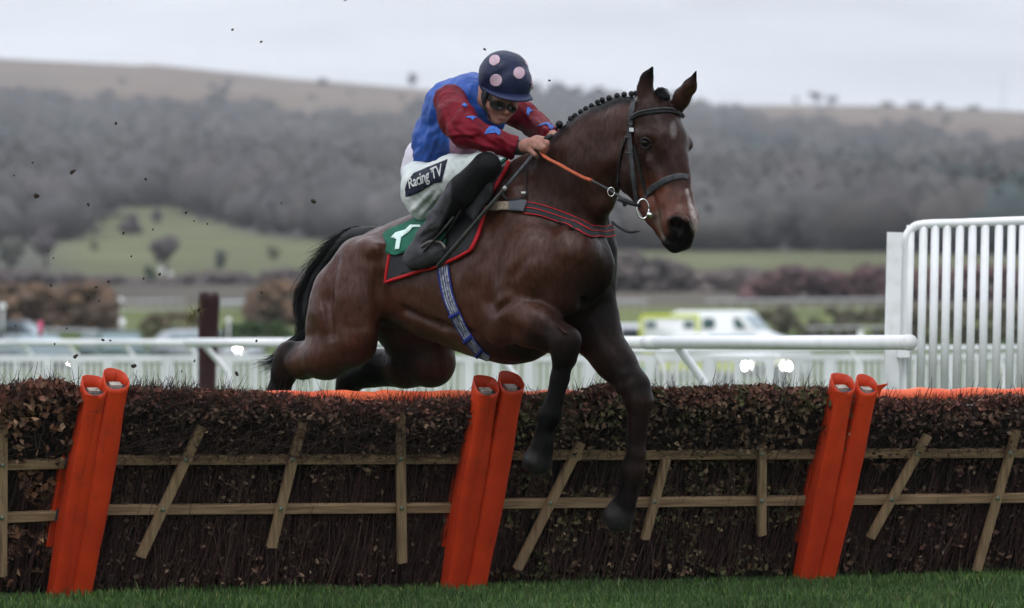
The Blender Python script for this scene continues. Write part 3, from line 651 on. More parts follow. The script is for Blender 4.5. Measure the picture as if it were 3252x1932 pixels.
# ------------------------------------------------------------------ brush hurdles
P0 = Vector(((0-CX)/F*26.6, 26.6, 0)); P1 = Vector(((3252-CX)/F*29.1, 29.1, 0)); EH = (P1-P0).normalized(); NHU = Vector((EH.y, -EH.x, 0))
LEAN = math.atan(.42); UP = Vector((0, 0, math.cos(LEAN)))+NHU*math.sin(LEAN); PNH = EH.cross(UP).normalized()
if PNH.y > 0: PNH = -PNH
def hst(s_, t, o=0): return np.array(P0+EH*s_+UP*t+PNH*o)
def hpx(x, y, o=0):
    D = W(x, y, 1)-EYE; t = ((P0-EYE).dot(PNH)+o)/D.dot(PNH); p = EYE+D*t; q = p-P0-PNH*o; return q.dot(EH), q.dot(UP)
D2 = lambda x, y: (x*1.3018, y*1.3018)
HV_ = lambda s_, t, o: hst(s_, t, o)
M_WOOD = material('batten_wood', (.31, .205, .115), .85, (.15, .095, .052), nscale=3, detail=8, stretch=(1.5, 1.5, 30), contrast=(.38, .68), bump=.4, bscale=8, bdist=.003)
M_WOODV = material('upright_wood', (.29, .195, .11), .85, (.14, .09, .05), nscale=3, detail=8, stretch=(24, 1.5, 2), contrast=(.38, .68), bump=.4, bscale=8, bdist=.003)
M_ORANGE = material('orange_cover', (.56, .042, .006), .5, (.44, .030, .005), nscale=7, bump=.25, bscale=30, bdist=.006, spec=.35)
M_ORANGE_T = material('orange_rail_cover', (.74, .15, .06), .5, (.62, .09, .035), nscale=6, bump=.4, bscale=20, bdist=.01)
ns = M_ORANGE.node_tree; b_ = ns.nodes['Principled BSDF']; lk = b_.inputs['Base Color'].links[0].from_socket       # mud and scuffs on the covers
t_ = ns.nodes.new('ShaderNodeTexCoord'); n2 = ns.nodes.new('ShaderNodeTexNoise'); n2.inputs['Scale'].default_value = 9; n2.inputs['Detail'].default_value = 8; n2.inputs['Roughness'].default_value = .7; ns.links.new(t_.outputs['Object'], n2.inputs['Vector'])
r2_ = ns.nodes.new('ShaderNodeValToRGB'); r2_.color_ramp.elements[0].position = .56; r2_.color_ramp.elements[0].color = (0, 0, 0, 1); r2_.color_ramp.elements[1].position = .74; r2_.color_ramp.elements[1].color = (.75, .75, .75, 1); ns.links.new(n2.outputs[0], r2_.inputs[0])
m2_ = ns.nodes.new('ShaderNodeMix'); m2_.data_type = 'RGBA'; m2_.inputs['B'].default_value = (.16, .035, .012, 1); ns.links.new(r2_.outputs[0], m2_.inputs['Factor']); ns.links.new(lk, m2_.inputs['A']); ns.links.new(m2_.outputs['Result'], b_.inputs['Base Color'])
M_FOAM = material('grey_foam', (.060, .062, .072), .9, bump=.5, bscale=120, bdist=.004)
M_POST = material('post_end', (.42, .38, .33), .9, (.22, .19, .16), nscale=30)
M_BOLT = material('zinc_bolt', (.55, .60, .60), .3, metal=1)
M_STRAPH = material('grey_strap', (.035, .042, .050), .7)
M_BRUSH = material('brush', rough=.9, attr=True, col=(.8, .8, .8), col2=(1.2, 1.2, 1.2), nscale=50, spec=.15)
M_LEAF = material('dead_leaf', rough=.75, attr=True, col=(.75, .75, .75), col2=(1.25, 1.25, 1.25), nscale=60, spec=.25)
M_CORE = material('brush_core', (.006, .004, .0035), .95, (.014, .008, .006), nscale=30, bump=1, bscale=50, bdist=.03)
hur = []
def hurdle(s0, s1, label, rails, battens, top, leafcol, seed, nl, nt, twiggy, pads, olive=0):
    e = empty('brush_hurdle', hst((s0+s1)/2, 0), label, 'hurdle'); rs = np.random.default_rng(seed)
    upn = tuple(PNH)
    for (a, b) in rails:
        sa, ta = hpx(*D2(*a)); sb, tb = hpx(*D2(*b)); obj('rail', beam(hst(sa, ta, .0), hst(sb, tb, 0), .047, .03, upn), M_WOOD, e)
    for (a, b, w_) in battens:
        sa, ta = hpx(*D2(*a), .031); sb, tb = hpx(*D2(*b), .031); b_ = obj('batten', beam(hst(sa, ta, .031), hst(sb, tb, .031), w_, .028, upn), M_WOODV, e)
        for (ra_, rb_) in rails:
            # bolt where the batten crosses the rail
            x1, y1, x2, y2 = *a, *b; u1, v1, u2, v2 = *ra_, *rb_
            den = (x1-x2)*(v1-v2)-(y1-y2)*(u1-u2)
            if abs(den) < 1e-6: continue
            q = ((x1-u1)*(v1-v2)-(y1-v1)*(u1-u2))/den
            if not 0 < q < 1: continue
            s_, t = hpx(*D2(x1+(x2-x1)*q, y1+(y2-y1)*q), .045)
            obj('bolt', merge([tube([hst(s_, t, .044), hst(s_, t, .049)], .0105, 12), tube([hst(s_, t, .049), hst(s_+.002, t, .060)], .0055, 6)]), M_BOLT, e)
    # dense dark core of the brush
    nsx = int((s1-s0)/.03)+2; V = []; Fc = []
    def topt(s_): return np.interp(s_, [q[0] for q in top], [q[1] for q in top])
    for i in range(nsx):
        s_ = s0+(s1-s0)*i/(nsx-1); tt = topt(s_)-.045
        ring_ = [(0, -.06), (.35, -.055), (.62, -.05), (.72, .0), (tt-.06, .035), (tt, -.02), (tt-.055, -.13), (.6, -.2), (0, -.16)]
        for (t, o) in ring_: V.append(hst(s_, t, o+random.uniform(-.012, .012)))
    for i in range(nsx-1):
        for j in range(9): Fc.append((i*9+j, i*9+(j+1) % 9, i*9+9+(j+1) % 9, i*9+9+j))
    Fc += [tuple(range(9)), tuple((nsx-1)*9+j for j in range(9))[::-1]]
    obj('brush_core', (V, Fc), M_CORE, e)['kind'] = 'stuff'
    # twigs
    V = []; Fc = []; C = []
    def twig(p, q, r0, col, bend=.02):
        m = (p+q)/2+rs.normal(0, bend, 3); b = len(V)
        for pt, r in ((p, r0), (m, r0*.8), (q, r0*.35)):
            u, v = frame(q-p)
            for j in range(3): a = 2.094*j; V.append(pt+r*(math.cos(a)*u+math.sin(a)*v)); C.append(col)
        for k_ in range(2):
            for j in range(3): a = b+k_*3+j; c = b+k_*3+(j+1) % 3; Fc.append((a, c, c+3, a+3))
    for i in range(nt):                                   # upright stems low down
        s_ = rs.uniform(s0, s1); t0 = rs.uniform(-.02, .1) if rs.random() < .75 else rs.uniform(.1, .6); ln = rs.uniform(.25, .6); o = rs.uniform(-.07, -.015)
        col = np.array([.078, .042, .036])*rs.uniform(.25, 1.6) if rs.random() < .85 else np.array([.13, .085, .07])*rs.uniform(.6, 1.2)
        twig(hst(s_, max(t0, -.01), o), hst(s_+rs.normal(0, .06), min(t0+ln, .8), o+rs.normal(0, .02)), rs.uniform(.0014, .0035), col, .012)
    for i in range(int(nt*2.2*twiggy)):                   # tangle in the overhanging top
        s_ = rs.uniform(s0, s1); tt = topt(s_); t0 = rs.uniform(.68, tt-.02); o = rs.uniform(-.12, .06); d_ = rs.normal(0, 1, 3); d_[1] = abs(d_[1])*.9+.2; d_ /= np.linalg.norm(d_); ln = rs.uniform(.06, .18)
        t0 -= .41*max(0, -o); tt -= .41*max(0, -o); p = hst(s_, t0, o); q = hst(s_+d_[0]*ln, min(t0+d_[1]*ln, tt+.025), o+d_[2]*ln*.6)
        twig(p, q, rs.uniform(.0010, .0022), np.array([.065, .042, .034])*rs.uniform(.25, 1.6), .014)
    for i in range(int(330*(s1-s0)*twiggy)):               # fine ends standing up from the top
        s_ = rs.uniform(s0, s1); tt = topt(s_); o = rs.uniform(-.12, .05); ln = rs.uniform(.03, .085)*(1.6 if rs.random() < .12 else 1)*(.6+.6*(vnoise(np.array([[s_*11, 0, 0]]), 1, seed+6)[0] > -.2))
        tt -= .41*max(0, -o); twig(hst(s_, tt-.05, o), hst(s_+rs.normal(0, .035), tt-.035+ln, o+rs.normal(0, .03)), rs.uniform(.0013, .0028), np.array([.035, .020, .018])*rs.uniform(.4, 1.6), .006)
    mesh_obj('twigs', np.array(V), np.array(Fc), M_BRUSH, e, False, cols=np.array(C))['kind'] = 'stuff'
    # leaves
    n = nl; s_ = rs.uniform(s0, s1, n); tt = np.array([topt(a) for a in s_])+vnoise(np.stack([s_*14, s_*0, s_*0], 1), 1, seed+3)*.016+vnoise(np.stack([s_*5, s_*0, s_*0], 1), 1, seed+4)*.014; hi = rs.random(n) < .55
    t = np.where(hi, .66+(tt+.012-.66)*rs.random(n)**.5, .04+.66*rs.random(n))
    cl = vnoise(np.stack([s_*9, t*9, 0*t], 1), 1, seed); keep = hi | (cl > -.25) & (rs.random(n) < .85); keep &= ~(hi & (t < tt-.13) & (rs.random(n) < (.72 if twiggy > 1 else .45))); keep &= (vnoise(np.stack([s_*16, t*16, 0*t], 1), 1, seed+8) > -.25) | (rs.random(n) < .3)
    s_, t, tt, hi, cl = s_[keep], t[keep], tt[keep], hi[keep], cl[keep]; n = len(s_)
    o = np.where(hi, rs.uniform(-.02, .085, n)*np.clip((t-.62)*9, .2, 1)*np.clip((tt+.03-t)*14, .5, 1), rs.uniform(-.05, -.005, n))
    back = hi & (rs.random(n) < .25); o = np.where(back, rs.uniform(-.16, 0, n), o); t = np.where(back, tt-.03+.04*rs.random(n), t)
    t = t-.41*np.maximum(0, -o)*hi; c = np.array(P0)+np.array(EH)*s_[:, None]+np.array(UP)*t[:, None]+np.array(PNH)*o[:, None]
    a = rs.normal(size=(n, 3))*.7+np.array(UP)*-.35+np.array(EH)*rs.normal(0, .5, n)[:, None]; a /= np.linalg.norm(a, axis=1)[:, None]
    nn = rs.normal(size=(n, 3))*.8+np.array(PNH)*.8+np.array([0, 0, .5]); b = np.cross(nn, a); b /= np.linalg.norm(b, axis=1)[:, None]; nn = np.cross(a, b)
    L2 = rs.uniform(.009, .019, n)[:, None]*(leafcol[3] if len(leafcol) > 3 else 1); W2 = L2*rs.uniform(.45, .75, n)[:, None]; f = L2*rs.uniform(-.3, .5, n)[:, None]
    Q = np.stack([c-a*L2, c+b*W2+nn*f, c+a*L2+nn*f*rs.uniform(-.6, .6, n)[:, None], c-b*W2+nn*f], 1).reshape(-1, 3)
    k = np.arange(n)*4; Fq = np.concatenate([np.stack([k, k+1, k+2], 1), np.stack([k, k+2, k+3], 1)])
    pal_ = np.array([leafcol[0], leafcol[1], leafcol[2]]); wi = rs.choice(3, n, p=[.5, .33, .17]); cc = pal_[wi]*rs.uniform(.45, 1.35, n)[:, None]*(1+.45*vnoise(np.stack([s_*6, t*7, 0*t], 1), 1, seed+5))[:, None]*np.where(hi, 1, 1.25)[:, None]
    redtop = (t > tt-.045)[:, None]*.6; cc = cc*(1-redtop)+np.array([.15, .052, .036])*redtop*rs.uniform(.5, 1.3, n)[:, None]
    if olive: m = ((cl > .1) & (rs.random(n) < olive))[:, None]; cc = np.where(m, np.array([.075, .072, .030])*rs.uniform(.6, 1.5, n)[:, None], cc)
    mesh_obj('leaves', Q, Fq, M_LEAF, e, False, cols=np.repeat(cc, 4, axis=0))['kind'] = 'stuff'
    # padded top bar behind the brush
    tb0 = hpx(1500, 1268, -.145)[1]; a, b = hst(s0-.02, tb0, -.145), hst(s1+.02, tb0, -.145)
    m = 40; pts = [a+(b-a)*i/(m-1)+np.array([0, 0, .004*math.sin(i*1.1)+random.uniform(-.002, .002)]) for i in range(m)]
    obj('top_rail_padding', tube(pts, [.043+random.uniform(-.003, .003) for _ in pts], 14), M_ORANGE_T, e, True)
    for (pb, pt, w_, seam) in pads: padded_post(e, pb, pt, w_, seam, rs)
    hur.append(e)
def padded_post(e, pb, pt, w_, side, rs):
    sa, ta = hpx(*D2(*pb), .05); sb, tb = hpx(*D2(*pt), .05)
    A = hst(sa, ta-.02, .045); B = hst(sb, tb, .05); d = (B-A); L_ = np.linalg.norm(d); d = d/L_; r = w_*1.3018*27.6/F/2
    m = 30; u, v = np.array(EH), np.cross(d, np.array(EH)); v /= np.linalg.norm(v); v = -v if v[1] > 0 else v; seg = 26; V = []; Fc = []
    rr = [r*(1.0+.17*math.sin(math.pi*min(1, i/(m-1)*1.05))+(.06 if i > m-3 else 0)+.015*math.sin(i*.7+side)+rs.uniform(-.01, .01)) for i in range(m)]
    for i in range(m):
        p = A+d*L_*i/(m-1)
        for j in range(seg):
            a = 2*math.pi*j/seg; q = (1+.012*math.sin(3*a+i*.35))/(abs(math.cos(a))**3.2+abs(math.sin(a))**3.2)**(1/3.2)*(.94 if i < m-4 else .94)
            lip = (-.030*math.sin(a)+.006*math.sin(2*a+side))*max(0, (i-m+3)/2)
            V.append(p+(u*math.cos(a)*rr[i]+v*math.sin(a)*rr[i]*.88)*q+d*lip)
    o = len(V)
    for i in range(3):                                     # inside of the open mouth
        p = A+d*(L_*(m-1-i*1.3)/(m-1))
        for j in range(seg):
            a = 2*math.pi*j/seg; lip = (-.030*math.sin(a)+.006*math.sin(2*a+side))*(1 if i == 0 else .6); V.append(p+(u*math.cos(a)*rr[-1]+v*math.sin(a)*rr[-1]*.88)*.95*.94/(abs(math.cos(a))**3.2+abs(math.sin(a))**3.2)**(1/3.2)+d*lip)
    for i in range(m-1):
        for j in range(seg): Fc.append((i*seg+j, i*seg+(j+1) % seg, (i+1)*seg+(j+1) % seg, (i+1)*seg+j))
    for j in range(seg):
        a, b = (m-1)*seg+j, (m-1)*seg+(j+1) % seg; Fc.append((a, b, o+(j+1) % seg, o+j))
        for i in range(2): Fc.append((o+i*seg+j, o+i*seg+(j+1) % seg, o+(i+1)*seg+(j+1) % seg, o+(i+1)*seg+j))
    cov = obj('padded_post', (V, Fc), M_ORANGE, e, True)
    tb_ = A+d*(L_-.036)
    def ell_tube(p0, p1, r1, fl=.88):
        V = []; Fc = []
        for p in (p0, p1):
            for j in range(18): a = 2*math.pi*j/18; V.append(p+(u*math.cos(a)+v*math.sin(a)*fl)*r1)
        for j in range(18): Fc.append((j, (j+1) % 18, 18+(j+1) % 18, 18+j))
        return V, Fc
    outer = ell_tube(tb_-d*.2, tb_, r*.86); inner = ell_tube(tb_-d*.2, tb_, r*.62)
    V = outer[0]+inner[0]; Fc = outer[1]+[tuple(36+i for i in f[::-1]) for f in inner[1]]+[(18+j, 18+(j+1) % 18, 54+(j+1) % 18, 54+j) for j in range(18)]
    obj('foam', (V, Fc), M_FOAM, cov, True)
    obj('post', beam(tb_-d*.25, tb_+d*.012, r*.95, r*.7, v), M_POST, cov)
    # the closing flap: a long strip laid over the cover
    if side:
        pts = []
        for i in range(24):
            t = i/23; pts.append(A+d*(L_*(.02+.95*t))+v*r*(.86)+u*(-r*.42+.004*math.sin(t*9)))
        V = []; Fc = []
        for p in pts:
            for x in (-.55, -.2, .2, .55): V.append(p+u*r*x*1.15+v*(.006-abs(x)*.03*r/.055+.010))
        V2 = [q-v*.006 for q in V]
        for i in range(23):
            for j in range(3): a = i*4+j; Fc.append((a, a+1, a+5, a+4))
        n_ = len(V); Fc += [tuple(x+n_ for x in f[::-1]) for f in Fc]
        for i in range(23):
            for a, b in ((i*4, i*4+4), (i*4+7, i*4+3)): Fc.append((a, b, b+n_, a+n_))
        obj('closing_flap', (V+V2, Fc), M_ORANGE, cov, True)
sx = lambda x, y=1200: hpx(*D2(x, y))[0]
S_A, S_B, S_C = sx(205), sx(1168), sx(2045)
def topl(L_): return [hpx(*D2(x, y), 0) for x, y in L_]
hurdle(S_A-2.1, S_A-.02, 'brush hurdle cut by the left edge with rusty leaves on top', [((-400, 1146), (168, 1130)), ((-400, 1282), (145, 1257))], [((6, 1035), (4, 1405), .047), ((-250, 1035), (-330, 1350), .047)],
       topl([(-400, 955), (0, 946), (60, 940), (140, 932), (230, 962)]), [(.13, .058, .030), (.20, .12, .070), (.05, .024, .016), 1.55], 1, 9500, 1500, .9, [((143, 1462), (230, 938), 58, 1)])
hurdle(S_A+.05, S_B-.02, 'brush hurdle of dark fine twigs below the hind legs', [((240, 1122), (1140, 1119)), ((215, 1244), (1110, 1239))], [((492, 1040), (343, 1358), .046), ((737, 1030), (662, 1335), .046), ((976, 1012), (981, 1372), .046)],
       topl([(270, 952), (340, 945), (420, 950), (500, 952), (640, 964), (800, 980), (950, 983), (1100, 980), (1180, 972)]), [(.070, .038, .026), (.125, .080, .050), (.035, .02, .015), 1.0], 2, 11500, 2600, 1.25, [((190, 1458), (284, 924), 60, 0), ((1104, 1446), (1186, 938), 62, 1)])
hurdle(S_B+.05, S_C-.02, 'brush hurdle of olive and brown leaves in front of the forelegs', [((1215, 1110), (1995, 1108)), ((1195, 1229), (1975, 1221))], [((1417, 1080), (1262, 1388), .046), ((1625, 1120), (1573, 1315), .044), ((1859, 1090), (1858, 1305), .044)],
       topl([(1240, 970), (1300, 962), (1420, 965), (1480, 945), (1560, 952), (1700, 948), (1860, 950), (1980, 948), (2060, 955)]), [(.090, .054, .030), (.15, .105, .058), (.04, .026, .016), 1.15], 3, 13500, 1500, .8, [((1152, 1446), (1248, 930), 62, 0), ((1965, 1408), (2056, 932), 60, 1)], olive=.55)
hurdle(S_C+.05, S_C+2.3, 'brush hurdle cut by the right edge with its orange bar showing', [((2090, 1106), (2640, 1104)), ((2070, 1220), (2640, 1213))], [((2263, 1062), (2123, 1312), .046), ((2480, 1050), (2383, 1392), .046)],
       topl([(2130, 976), (2300, 976), (2500, 972), (2700, 972)]), [(.09, .045, .030), (.13, .080, .053), (.04, .022, .017), 1.1], 4, 9000, 1300, .8, [((2010, 1406), (2116, 936), 56, 0)])
# orange back pads and grey straps beside each pair of posts
for e, (x0, y0, x1, y1), ys in ((hur[0], (165, 1085, 122, 1330), (1128, 1255)), (hur[1], (1135, 1085, 1086, 1330), (1117, 1240)), (hur[2], (1995, 1085, 1950, 1320), (1106, 1222))):
    a = hpx(*D2(x0, y0), -.02); b = hpx(*D2(x1, y1), -.02); obj('back_pad', beam(hst(*a, -.02), hst(*b, -.02), .05, .04, tuple(PNH)), M_ORANGE, e)
    a = hpx(*D2(x0+16, y0-10), .0); b = hpx(*D2(x1+18, y1+40), .0); obj('post_gap_strip', beam(hst(*a, .0), hst(*b, .0), .028, .03, tuple(PNH)), M_STRAPH, e)
    for k_, y in enumerate(ys):
        xx = np.interp(y, [y0, y1], [x0, x1])+8; a = hpx(*D2(xx-6, y), .02); b = hpx(*D2(xx+34, y), .02); obj('strap', beam(hst(*a, .022), hst(*b, .022), .06, .012, tuple(PNH)), M_STRAPH, e)
a = hpx(2785, 1225, .1); b = hpx(2800, 1238, .1); c = hpx(2822, 1219, .1); d = hpx(2792, 1262, .1)
obj('torn_tab', ([hst(*a, .1), hst(*b, .1), hst(*c, .1), hst(*d, .1)]+[hst(*q, .094) for q in (a, b, c, d)], [(0, 2, 1), (0, 1, 3), (4, 5, 6), (4, 7, 5), (0, 4, 6, 2), (2, 6, 5, 1), (1, 5, 7, 3), (3, 7, 4, 0)]), M_ORANGE, hur[3])
# ------------------------------------------------------------------ grass
rs = np.random.default_rng(9); n = 85000
gx = rs.uniform(-2.9, 3.3, n); gy = rs.uniform(25.2, 30.2, n)
clump = vnoise(np.stack([gx*3, gy*3, 0*gx], 1), 1, 3); h_ = rs.uniform(.012, .046, n)*(1+.5*clump)*np.where(rs.random(n) < .04, 1.5, 1)
lim = 26.6+(gx+2.37)/4.97*2.5; near = np.clip(1-np.abs(lim-.02-gy)/.15, 0, 1); h_ *= 1+.25*near*rs.random(n)
ang = rs.uniform(0, 6.28, n); wv = rs.uniform(.0012, .0026, n); le = rs.uniform(.1, .7, n)*h_; la = rs.uniform(0, 6.28, n)
b0 = np.stack([gx-np.cos(ang)*wv, gy-np.sin(ang)*wv, 0*gx], 1); b1 = np.stack([gx+np.cos(ang)*wv, gy+np.sin(ang)*wv, 0*gx], 1)
lm = np.stack([np.cos(la)*le, np.sin(la)*le, h_], 1)
m0, m1 = b0+lm*np.array([.35, .35, .6]), b1+lm*np.array([.35, .35, .6]); tp_ = (b0+b1)/2+lm
V = np.stack([b0, b1, m1, m0, tp_], 1).reshape(-1, 3); k = np.arange(n)*5
Fg = np.concatenate([np.stack([k, k+1, k+2], 1), np.stack([k, k+2, k+3], 1), np.stack([k+3, k+2, k+4], 1)])
pl_ = np.array([[.034, .078, .014], [.052, .10, .018], [.022, .052, .012], [.12, .13, .045]]); ci = rs.choice(4, n, p=[.42, .3, .22, .06]); cc = pl_[ci]*(rs.uniform(.5, 1.3, n)*(1+.3*vnoise(np.stack([gx*1.3, gy*2.6, 0*gx], 1), 1, 12)))[:, None]
cv = np.repeat(cc, 5, axis=0)
M_GRASS = material('grass_blades', rough=.6, attr=True, col=(.9, .9, .9), col2=(1.1, 1.1, 1.1), nscale=2, spec=.25)
tag(mesh_obj('grass', V, Fg, M_GRASS, None, False, origin=(0, 27, 0), cols=cv), kind='stuff', label='short green turf at the foot of the hurdles')
# ------------------------------------------------------------------ flying mud
M_MUD = material('mud', (.022, .016, .011), .9, (.045, .032, .02), nscale=60)
def clod(x, y, r, label, group=None, el=1.4):
    d = random.uniform(26.6, 27.4); b = bmesh.new(); bmesh.ops.create_icosphere(b, subdivisions=2, radius=1)
    V = np.array([tuple(v.co) for v in b.verts]); Fc = [tuple(v.index for v in f.verts) for f in b.faces]; b.free(); sd = random.randint(0, 999)
    V = V*(1+.45*vnoise(V, 1.6, sd)+.25*vnoise(V, 4, sd))[:, None]*np.array([1, .8, el]); a = random.uniform(0, 3.1); c, s_ = math.cos(a), math.sin(a)
    V = np.stack([V[:, 0]*c-V[:, 2]*s_, V[:, 1], V[:, 0]*s_+V[:, 2]*c], 1)*r*PM+np.array(W(x, y, d))
    return tag(obj('mud_clod', (V, Fc), M_MUD, None, True), label, 'mud clod', group)
z1 = lambda L_: [(a/2.498, 800+b/2.498) for a, b in L_]; z3 = lambda L_: [(a/1.784, 150+b/1.784) for a, b in L_]
for (x, y), r, lb in ((z3([(207, 843)])[0], 7, 'dark mud clod in the air left over the hillside, largest there'), (z3([(1777, 873)])[0], 6.5, 'mud clod flying nearest behind the back of the jockey'), (z3([(410, 708)])[0], 7, 'ragged tuft of turf in the air over the upper left wood'),
                      (z1([(598, 832)])[0], 6.5, 'dark mud clod in front of the white palisade just left of the orange posts'), (z1([(1063, 905)])[0], 6.5, 'hooked mud clod just above the right orange post of the left pair'),
                      (z1([(1878, 965)])[0], 5.5, 'mud clod against the palisade nearest the hind hoof')):
    clod(x, y, r, lb)
small = z3([(657, 432), (825, 748), (500, 893), (1055, 937), (1099, 985), (1595, 884), (80, 727), (185, 655), (866, 1033), (700, 1055), (1174, 1002), (743, 1186), (303, 1195), (273, 1155), (905, 1287), (813, 1311), (613, 1331), (289, 1351), (546, 1360), (502, 1416), (1482, 1390)])+z1([(404, 267), (401, 353), (704, 360), (860, 238), (1139, 213), (1042, 36), (509, 455), (789, 390), (530, 610), (124, 586), (888, 557), (1281, 543), (433, 733), (815, 700), (875, 705), (1543, 866), (2034, 706), (1440, 950)])+[(738, 95), (1539, 157), (1745, 256), (1096, 2), (830, 133)]
for i, (x, y) in enumerate(small): clod(x, y, random.uniform(2.0, 4.0), 'tiny dark speck of mud flying through the air', 'specks of mud in the air')
# a torn divot of turf hanging in the air in front of the brushwood bundle
dv = empty('turf_divot', W(632, 985, 27), 'torn divot of grassy turf flying in front of the brushwood bundle', 'turf divot')
V = []; Fc = []; parts = []
for i in range(90):
    t = random.random(); x, y = (600+38*t+random.gauss(0, 4), 1018-38*t+random.gauss(0, 5)); a = np.array(W(x, y, 27)); b = a+np.array([random.gauss(0, .012), random.gauss(0, .01), random.gauss(0, .016)])
    parts.append(tube([a, (a+b)/2+np.array([0, 0, .003]), b], [.0016, .0014, .0006], 3, cap=False))
parts.append(tube([W(638, 958, 27), W(642, 968, 27), W(640, 975, 27)], [.001, .0018, .001], 3))
obj('grass_roots', merge(parts), material('divot_grass', (.10, .085, .035), .9), dv)
q = ball(W(633, 984, 27), .009, 10); obj('soil', q, M_MUD, dv)
# ------------------------------------------------------------------ the horse
ANG = math.radians(42); HD = Vector((math.cos(ANG), -math.sin(ANG), 0)); NL = Vector((-math.sin(ANG), -math.cos(ANG), 0))
HO = W(1450, 1000, 27.35)
def on_plane(x, y, v, o, n):
    D = W(x, y, 1)-EYE; t = ((o-EYE).dot(n)+v)/D.dot(n); return EYE+D*t
def V_(x, y, v=0): return on_plane(x, y, v, HO, NL)
BH = math.radians(50); NH = Vector((-math.sin(BH), -math.cos(BH), 0)); OH = W(2110, 450, 26.35); HH = Vector((math.cos(BH), -math.sin(BH), 0))
def H_(x, y, v=0): return on_plane(x, y, v, OH, NH)
PM = 27.0/F                         # metres per picture pixel at the horse
def build_horse():
    s = SDF((-1.35, 25.7, .05), (1.05, 28.6, 2.62), .0085)
    A = lambda pts, f=V_, k=.05, n=NL, sq=1.0, op='add': s.chain([(f(*p[:-1]), p[-1]*PM) for p in pts], k, n, sq, op)
    # trunk
    A([(1212, 852, 0, 128), (1290, 868, 0, 165), (1400, 885, 0, 196), (1520, 885, 0, 240), (1620, 880, 0, 268), (1700, 845, 0, 240)], k=.06, sq=.72)
    A([(1330, 760, 0, 72), (1500, 685, 0, 78), (1600, 620, 0, 76), (1675, 575, 0, 66), (1760, 560, 0, 90)], k=.08, sq=.8)
    A([(1760, 780, 0, 175), (1850, 850, 0, 112)], k=.06, sq=.8)
    A([(1820, 800, .13, 88), (1780, 930, .12, 80)], k=.05)
    A([(1862, 790, -.16, 90), (1845, 920, -.14, 84)], k=.05)
    A([(1640, 650, .12, 85), (1690, 830, .2, 100), (1640, 900, .2, 105)], k=.05, sq=.7)      # right shoulder blade
    A([(1850, 650, -.12, 85), (1882, 850, -.19, 80)], k=.05, sq=.8)
    # neck
    A([(1790, 650, 0, 180), (1850, 545, 0, 140), (1905, 475, 0, 122), (1985, 425, .02, 104)], k=.06, sq=.55)
    A([(1740, 545, 0, 85), (1850, 430, 0, 45), (1960, 370, 0, 48), (2020, 355, .02, 38)], k=.05, sq=.5)      # crest
    A([(1915, 640, .03, 36), (1905, 520, .05, 32), (1985, 500, .05, 42)], k=.05)
    # right hind leg
    A([(1152, 868, .14, 122), (1088, 990, .18, 124)], k=.06, sq=.75)
    A([(1085, 940, .17, 108), (1047, 1048, .17, 87), (1036, 1082, .17, 70)], k=.03, sq=.8)
    A([(1130, 950, .2, 84), (1138, 1050, .2, 68)], k=.05, sq=.8)
    A([(1118, 1085, .18, 84), (1040, 1130, .18, 74), (960, 1150, .17, 52), (915, 1138, .17, 40)], k=.035)
    A([(1010, 1100, .17, 18), (925, 1105, .17, 17), (905, 1112, .17, 20)], k=.03)
    A([(915, 1132, .17, 46), (905, 1180, .17, 42), (885, 1245, .17, 36), (852, 1370, .17, 28), (845, 1410, .17, 35), (870, 1470, .17, 26), (880, 1500, .17, 36), (895, 1545, .17, 46)], k=.03)
    A([(1168, 790, .2, 26), (1195, 790, .21, 20)], k=.06)                                    # point of hip
    # left hind leg
    A([(1255, 960, -.12, 135), (1325, 1040, -.15, 125), (1345, 1090, -.17, 108)], k=.05, sq=.8)
    A([(1345, 1080, -.17, 100), (1368, 1150, -.17, 78), (1290, 1165, -.16, 68), (1200, 1170, -.16, 58), (1120, 1200, -.16, 44)], k=.03)
    A([(1110, 1205, -.16, 42), (1092, 1290, -.16, 32), (1075, 1400, -.16, 28), (1070, 1440, -.16, 34), (1095, 1510, -.16, 26), (1110, 1560, -.16, 44)], k=.03)
    # right foreleg
    A([(1690, 870, .19, 95), (1600, 1010, .2, 68), (1592, 1045, .2, 52)], k=.04, sq=.75)
    A([(1640, 985, .23, 66), (1720, 1030, .22, 58), (1785, 1078, .21, 44), (1797, 1088, .21, 46), (1793, 1130, .21, 41)], k=.03)
    A([(1620, 1030, .2, 55), (1680, 1055, .21, 45), (1750, 1085, .21, 36)], k=.03)
    A([(1788, 1140, .21, 36), (1778, 1200, .21, 29), (1762, 1270, .21, 27), (1748, 1318, .21, 37), (1728, 1375, .21, 29)], k=.02)
    A([(1726, 1402, .21, 33), (1706, 1462, .21, 47)], k=.02)
    s.cone(V_(1650, 1545, .21), 38*PM, V_(1745, 1590, .21), 42*PM, .01, op='sub')
    # left foreleg
    A([(1872, 930, -.16, 82), (1888, 1050, -.17, 80), (1950, 1145, -.17, 60), (2010, 1222, -.17, 48)], k=.05)
    A([(2020, 1232, -.17, 50), (2030, 1275, -.17, 44), (2028, 1330, -.17, 31), (2022, 1440, -.17, 29), (2008, 1495, -.17, 38), (1997, 1560, -.17, 30)], k=.025)
    A([(1990, 1585, -.17, 36), (1966, 1640, -.17, 50)], k=.02)
    s.cone(V_(1890, 1715, -.17), 42*PM, V_(1985, 1755, -.17), 48*PM, .01, op='sub')
    A([(1060, 830, .27, 12), (1040, 950, .30, 13), (1055, 1060, .29, 10)], k=.05, op='sub')
    A([(1712, 700, .27, 12), (1680, 800, .32, 12), (1625, 880, .33, 12)], k=.04, op='sub')
    A([(1770, 1035, .27, 5), (1800, 1060, .27, 6)], k=.01); A([(1772, 1150, .235, 7), (1760, 1250, .235, 6), (1740, 1300, .235, 6)], k=.01)
